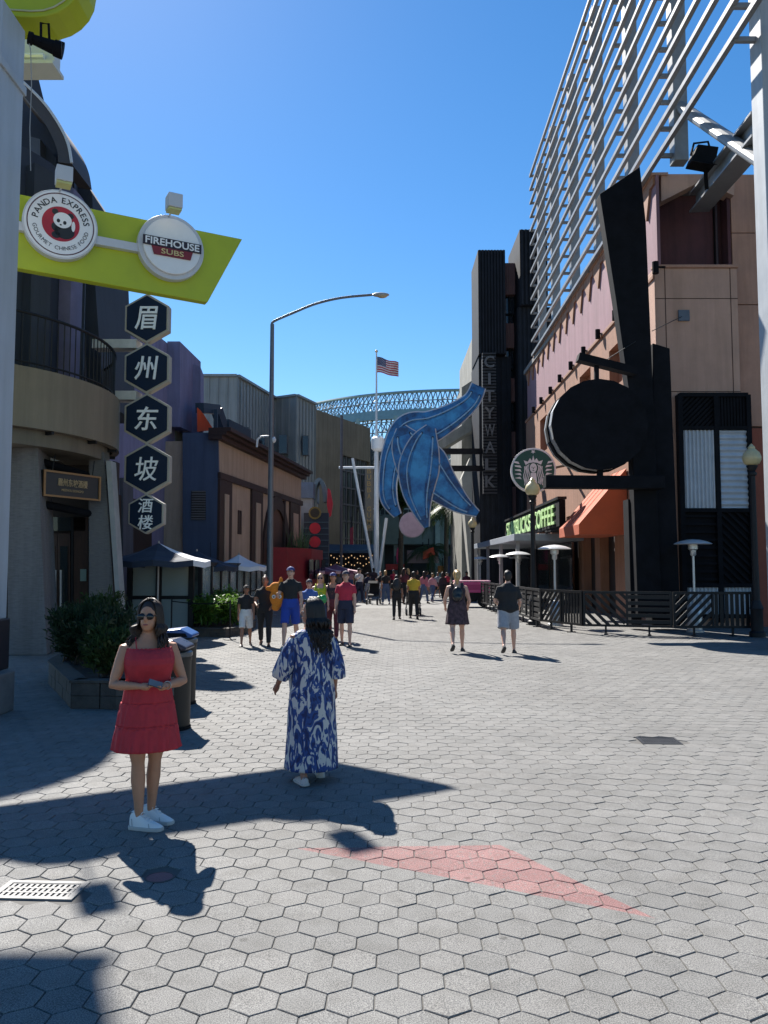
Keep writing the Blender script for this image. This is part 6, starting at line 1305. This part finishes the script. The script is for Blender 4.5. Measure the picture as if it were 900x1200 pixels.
# ---------------------------------------------------------------- the group walking towards the camera
blk = cloth('black', (.014, .014, .016)); wsh = cloth('white', (.60, .60, .60)); rblue = cloth('royal', (.015, .05, .32)); tred = cloth('tee_red', (.42, .022, .05)); navyc = cloth('navy', (.018, .022, .05)); yel = cloth('mustard', (.52, .36, .035)); lime_c = cloth('lime', (.36, .42, .02)); mar = cloth('maroon', (.10, .02, .03)); capb = cloth('cap_blue', (.02, .035, .16)); greyc = cloth('grey', (.30, .31, .34)); darkp = cloth('plum', (.035, .022, .03)); skyb = cloth('sky', (.05, .13, .38)); denim = cloth('denim', (.07, .11, .20)); pinkc = cloth('pink', (.5, .16, .2))
G1 = 'people walking towards the camera in a group'
W1 = dict(leg_r=(18, 6, 2), leg_l=(-14, 14, 2), arm_r=(-12, 8, 14, 0), arm_l=(14, 8, 18, 0)); W2 = dict(leg_r=(-14, 16, 2), leg_l=(18, 6, 2), arm_r=(12, 8, 16, 0), arm_l=(-12, 8, 14, 0)); ST = dict(leg_r=(3, 2, 3), leg_l=(-3, 3, 3), arm_r=(5, 9, 15, 0), arm_l=(5, 9, 15, 0))
def pp_(px, py): p = gnd(px, py); return V(p.x, p.y, 0)
def gh(px, ytop, ybot): p = gnd(px, ybot); return at(px, ytop, p.y).z
person('boy in black T-shirt, white shorts and dark cap', pp_(288, 757), 8, gh(288, 685, 757), 'c', W1, .95, shirt=blk, bottoms=wsh, leg_end='knee', cap=blk, group=G1)
person('woman dressed all in black with hands at a waist bag', pp_(310, 757), 4, gh(310, 674, 757), 'c', dict(W2, arm_r=(12, 14, 60, 20), arm_l=(10, 14, 50, 20)), 1.05, shirt=blk, bottoms=blk, leg_end='ankle', loose=.008, hair='brown', hstyle='bun', bust=.02, group=G1)
tt, J, hp, up = person('tall teenager in black T-shirt, blue shorts and blue cap', pp_(340, 759), 0, gh(340, 663, 759), 'b', dict(W1, arm_r=(10, 18, 95, 10), arm_l=(4, 12, 30, 0)), 1.0, shirt=blk, bottoms=rblue, leg_end='knee', cap=capb, shoes=cloth('shoe_grey', (.3, .3, .3)), group=G1)
person('boy in blue shirt and dark cap behind the kaftan woman', pp_(362, 753), -4, gh(362, 678, 753), 'b', W2, .95, shirt=skyb, bottoms=greyc, cap=navyc, group=G1)
person('blond woman in lime top and sunglasses at the back of the group', pp_(375, 750), 0, gh(375, 671, 750), 'b', W1, 1.0, shirt=lime_c, bottoms=denim, leg_end='ankle', hair='blond', hstyle='long', bust=.03, shade=True, tank=True, group=G1)
person('woman in black tank top, maroon leggings and blue cap', pp_(390, 750), -3, gh(390, 670, 750), 'a', W2, 1.0, shirt=darkp, bottoms=mar, leg_end='ankle', loose=.006, hair='brown', hstyle='long', bust=.03, cap=capb, tank=True, group=G1)
person('boy in red T-shirt, navy shorts and dark cap', pp_(405, 757), -6, gh(405, 669, 757), 'b', dict(ST, leg_r=(-8, 8, 2), leg_l=(10, 4, 2)), 1.05, shirt=tred, bottoms=navyc, leg_end='knee', cap=navyc, group=G1, hem=.86)
# orange plush toy in the teenager's arm
pb_ = at(326, 700, 18.3); pt_ = thing('plush_toy', 'orange plush toy carried by the tall teenager', 'toy', pb_, None, 0, True); om = M('plush_orange', (.62, .20, .02), .9, var=.1, scale=30, bump=.3, bscale=90)
mb = MB().ell((0, 0, 0), (.2, .13, .23)); mb.ell((-.06, -.02, .22), (.14, .11, .13)); mb.ell((.06, 0, .36), (.05, .04, .11)); mb.ell((-.2, 0, .2), (.1, .05, .06)); mb.ell((.2, 0, .12), (.08, .06, .07)); mb.ell((-.05, -.03, -.22), (.1, .07, .09))
blend('body', mb, om, pt_, .02)
for x in (-.08, .05): obj('eye', MB().ell((x, -.13, .02), (.045, .03, .045)), shoe_w, pt_, smooth=True); obj('pupil', MB().ell((x, -.158, .015), (.02, .012, .02)), shoe_b, pt_, smooth=True)
gb_ = at(376, 703, 17.6); gt = thing('green_bag', 'shiny green pouch held in front of the boy in blue', 'bag', gb_, None, 0, True); mb = MB().ell((0, 0, 0), (.14, .07, .10)); mb.ell((.06, 0, .05), (.07, .05, .07)); blend('pouch', mb, M('green_shiny', (.02, .25, .06), .3), gt, .015); obj('handle', MB().tube([(-.07, 0, .07), (0, 0, .16), (.07, 0, .08)], .01, 6), MATS['green_shiny'], gt)
# ---------------------------------------------------------------- people walking away
bl_, J, hp, up = person('blond woman with ponytail in short dark dress, walking away', pp_(536, 764), 178, gh(536, 667, 764), 'b', dict(leg_r=(16, 6, 2), leg_l=(-20, 22, 2), arm_r=(8, 18, 40, 10), arm_l=(8, 18, 40, 10)), 1.12, .013, shirt=darkp, tank=True, shoes=shoe_b, hair='blond', hstyle='pony', group='people walking away')
dress(bl_, [(1.1 + up.z, .165, .135, 0, .006, 20), (.98 + up.z, .20, .16, 0, .014, 18), (.80 + up.z, .225, .18, 0, .022, 16), (.60 + up.z, .25, .21, 0, .035, 16)], cloth('dress_print', (.06, .035, .045), var=.6), name='skirt', n=64)
bp_ = thing('backpack', 'small black backpack worn by the blond woman', 'backpack', bl_.location, None, bl_.rotation_euler.z, True); bp_.scale = bl_.scale
mb = MB().ell((0, .20, 1.24 + up.z), (.12, .075, .16), 14, 10); mb.ell((0, .25, 1.17 + up.z), (.09, .05, .08)); blend('pack', mb, M('leather_black', (.012, .012, .014), .3), bp_, .016)
for s in (-1, 1): obj('strap', MB().tube([V(s * .07, .16, 1.36) + up, V(s * .10, .06, 1.475) + up, V(s * .12, -.05, 1.44) + up, V(s * .13, -.13, 1.3) + up], .012, 6), MATS['leather_black'], bp_)
person('stocky man in black T-shirt and pale grey shorts, walking away', pp_(596, 766), 176, gh(596, 668, 766), 'b', dict(leg_r=(14, 6, 3), leg_l=(-16, 26, 3), arm_r=(6, 16, 46, 6), arm_l=(4, 20, 70, 20)), 1.26, .013, shirt=blk, sleeve=.8, bottoms=greyc, leg_end='knee', hair='black', belly=.03, loose=.03, hem=.86, shoes=shoe_b, group='people walking away')
person('person in black with backpack walking away beside the stroller', pp_(465, 726), 180, gh(465, 673, 726), 'c', W1, .98, .02, shirt=blk, bottoms=blk, leg_end='ankle', hair='black', hstyle='long', loose=.01, group='people walking away')
bk = thing('backpack', 'black backpack on the person in black beside the stroller', 'backpack', pp_(465, 726) + V(0, -.19, 1.0), None, 0, True)
blend('pack', MB().ell((0, 0, .22), (.15, .09, .22), 12, 8).ell((0, -.06, .14), (.11, .06, .11)), M('nylon_black', (.02, .02, .022), .6), bk, .02)
ym = person('man in mustard T-shirt and black trousers pushing a stroller', pp_(485, 725), 180, gh(485, 669, 725), 'c', dict(W2, arm_r=(20, 8, 50, 0), arm_l=(20, 8, 50, 0)), 1.1, .02, shirt=yel, bottoms=blk, leg_end='ankle', hair='black', group='people walking away')
sp0 = pp_(485, 722) + V(0, .7, 0)
sr_ = thing('stroller', 'black stroller pushed by the man in mustard', 'stroller', sp0, None, 0, True)
obj('seat', MB().prism([V(-.24, y, z) for y, z in ((-.1, .45), (.4, .38), (.42, .46), (.0, .52), (-.18, 1.0), (-.26, .98))], (.48, 0, 0)), blk, sr_, bev=.02)
obj('canopy', MB().prism([V(-.25, y, z) for y, z in ((-.25, .98), (-.15, 1.12), (.1, 1.15), (.28, 1.02), (.05, 1.0))], (.5, 0, 0)), blk, sr_, bev=.03)
for x in (-.26, .26):
    obj('frame', MB().tube([(x, -.55, 1.02), (x, -.25, .8), (x, .45, .2)], .016, 6), blackm, sr_); obj('frame', MB().tube([(x, .1, .6), (x, -.35, .16)], .016, 6), blackm, sr_)
    for y in (-.35, .45): w_ = obj('wheel', MB().tube([(x - .03, y, .14), (x + .03, y, .14)], .14, 16), shoe_b, sr_); obj('hub', MB().tube([(x - .035, y, .14), (x + .035, y, .14)], .05, 10), hm, w_)
obj('handle', MB().tube([(-.26, -.55, 1.02), (.26, -.55, 1.02)], .018, 6), shoe_b, sr_)
# ---------------------------------------------------------------- distant crowd
rc = random.Random(11); tops = [blk, mar, navyc, pinkc, wsh, greyc, tred, skyb, darkp]
CL = [('in black with white shorts', blk, wsh, 'knee'), ('in black shirt and denim', blk, denim, 'ankle'), ('in maroon top and black trousers', mar, blk, 'ankle'), ('in pink top and denim', pinkc, denim, 'ankle'), ('in pale pink top and blue jeans', cloth('rose', (.5, .26, .28)), denim, 'ankle'), ('in navy shirt and grey shorts', navyc, greyc, 'knee'), ('in plum top and black trousers', darkp, blk, 'ankle'), ('in white shirt and navy trousers', wsh, navyc, 'ankle'), ('in grey shirt and black shorts', greyc, blk, 'knee'), ('in red shirt and dark trousers', tred, blk, 'ankle')]
CR = [(421, 706, 0, 7, 'near the red-shirted boy'), (431, 703, 180, 5, 'at the foot of the mast'), (452, 708, 180, 1, 'walking behind the backpack wearer'), (446, 702, 0, 0, 'by the mast stays'), (474, 708, 180, 2, 'walking beside the man in mustard'), (497, 707, 180, 3, 'in the far crowd'), (507, 706, 180, 4, 'in the far crowd'), (519, 706, 180, 6, 'in the far crowd under the palm'), (513, 700, 0, 8, 'far off under the balcony'), (524, 699, 0, 9, 'far off under the balcony'), (489, 698, 0, 0, 'far off under the red orange sign'), (501, 697, 180, 5, 'far off under the red orange sign'), (461, 698, 0, 9, 'far off below the pink oval sign'), (478, 698, 180, 1, 'far off below the shop board'), (438, 697, 180, 6, 'far off behind the mast'), (410, 700, 0, 4, 'far off by the string lights'), (396, 701, 180, 8, 'far off by the string lights'), (547, 703, 0, 2, 'near the far globe lamp')]
def rpose():
    f = rc.uniform(.5, 1.3) * rc.choice((-1, 1)); p = dict(leg_r=(17 * f, 6 if f > 0 else 16, rc.uniform(1, 4)), leg_l=(-16 * f, 16 if f > 0 else 6, rc.uniform(1, 4)), arm_r=(-12 * f, rc.uniform(5, 14), rc.uniform(10, 35), 0), arm_l=(13 * f, rc.uniform(5, 14), rc.uniform(10, 35), 0))
    if rc.random() < .3: p['arm_r'] = (25, 10, 95, 15)
    if rc.random() < .2: p['arm_l'] = (15, 18, 80, 25)
    return p
for i, (x, y, yw, c, wh) in enumerate(CR):
    n_, a, b, le = CL[c]; hs_ = rc.choice(['short', 'long', 'pony', 'short'])
    person('distant person ' + n_ + ' ' + wh, pp_(x, y), yw + rc.uniform(-35, 35), rc.uniform(1.5, 1.82), rc.choice('abc'), rpose(), rc.uniform(.92, 1.2), .026, shirt=a, bottoms=b, leg_end=le, hair=rc.choice(['black', 'brown', 'brown', 'blond']), hstyle=hs_, cap=rc.choice([None, None, None, navyc, blk, wsh]) if hs_ == 'short' else None, sleeve=rc.choice([.5, .6, 1.7]), head=(rc.uniform(-40, 40), rc.uniform(-6, 6)), shoes=rc.choice([shoe_b, shoe_w]), group='distant crowd at the far end of the street')
sp0 = pp_(438, 708); s2 = copy_tree(sr_); s2.location = sp0; s2.rotation_euler.z = R(170); s2['label'] = 'dark stroller standing near the foot of the mast'
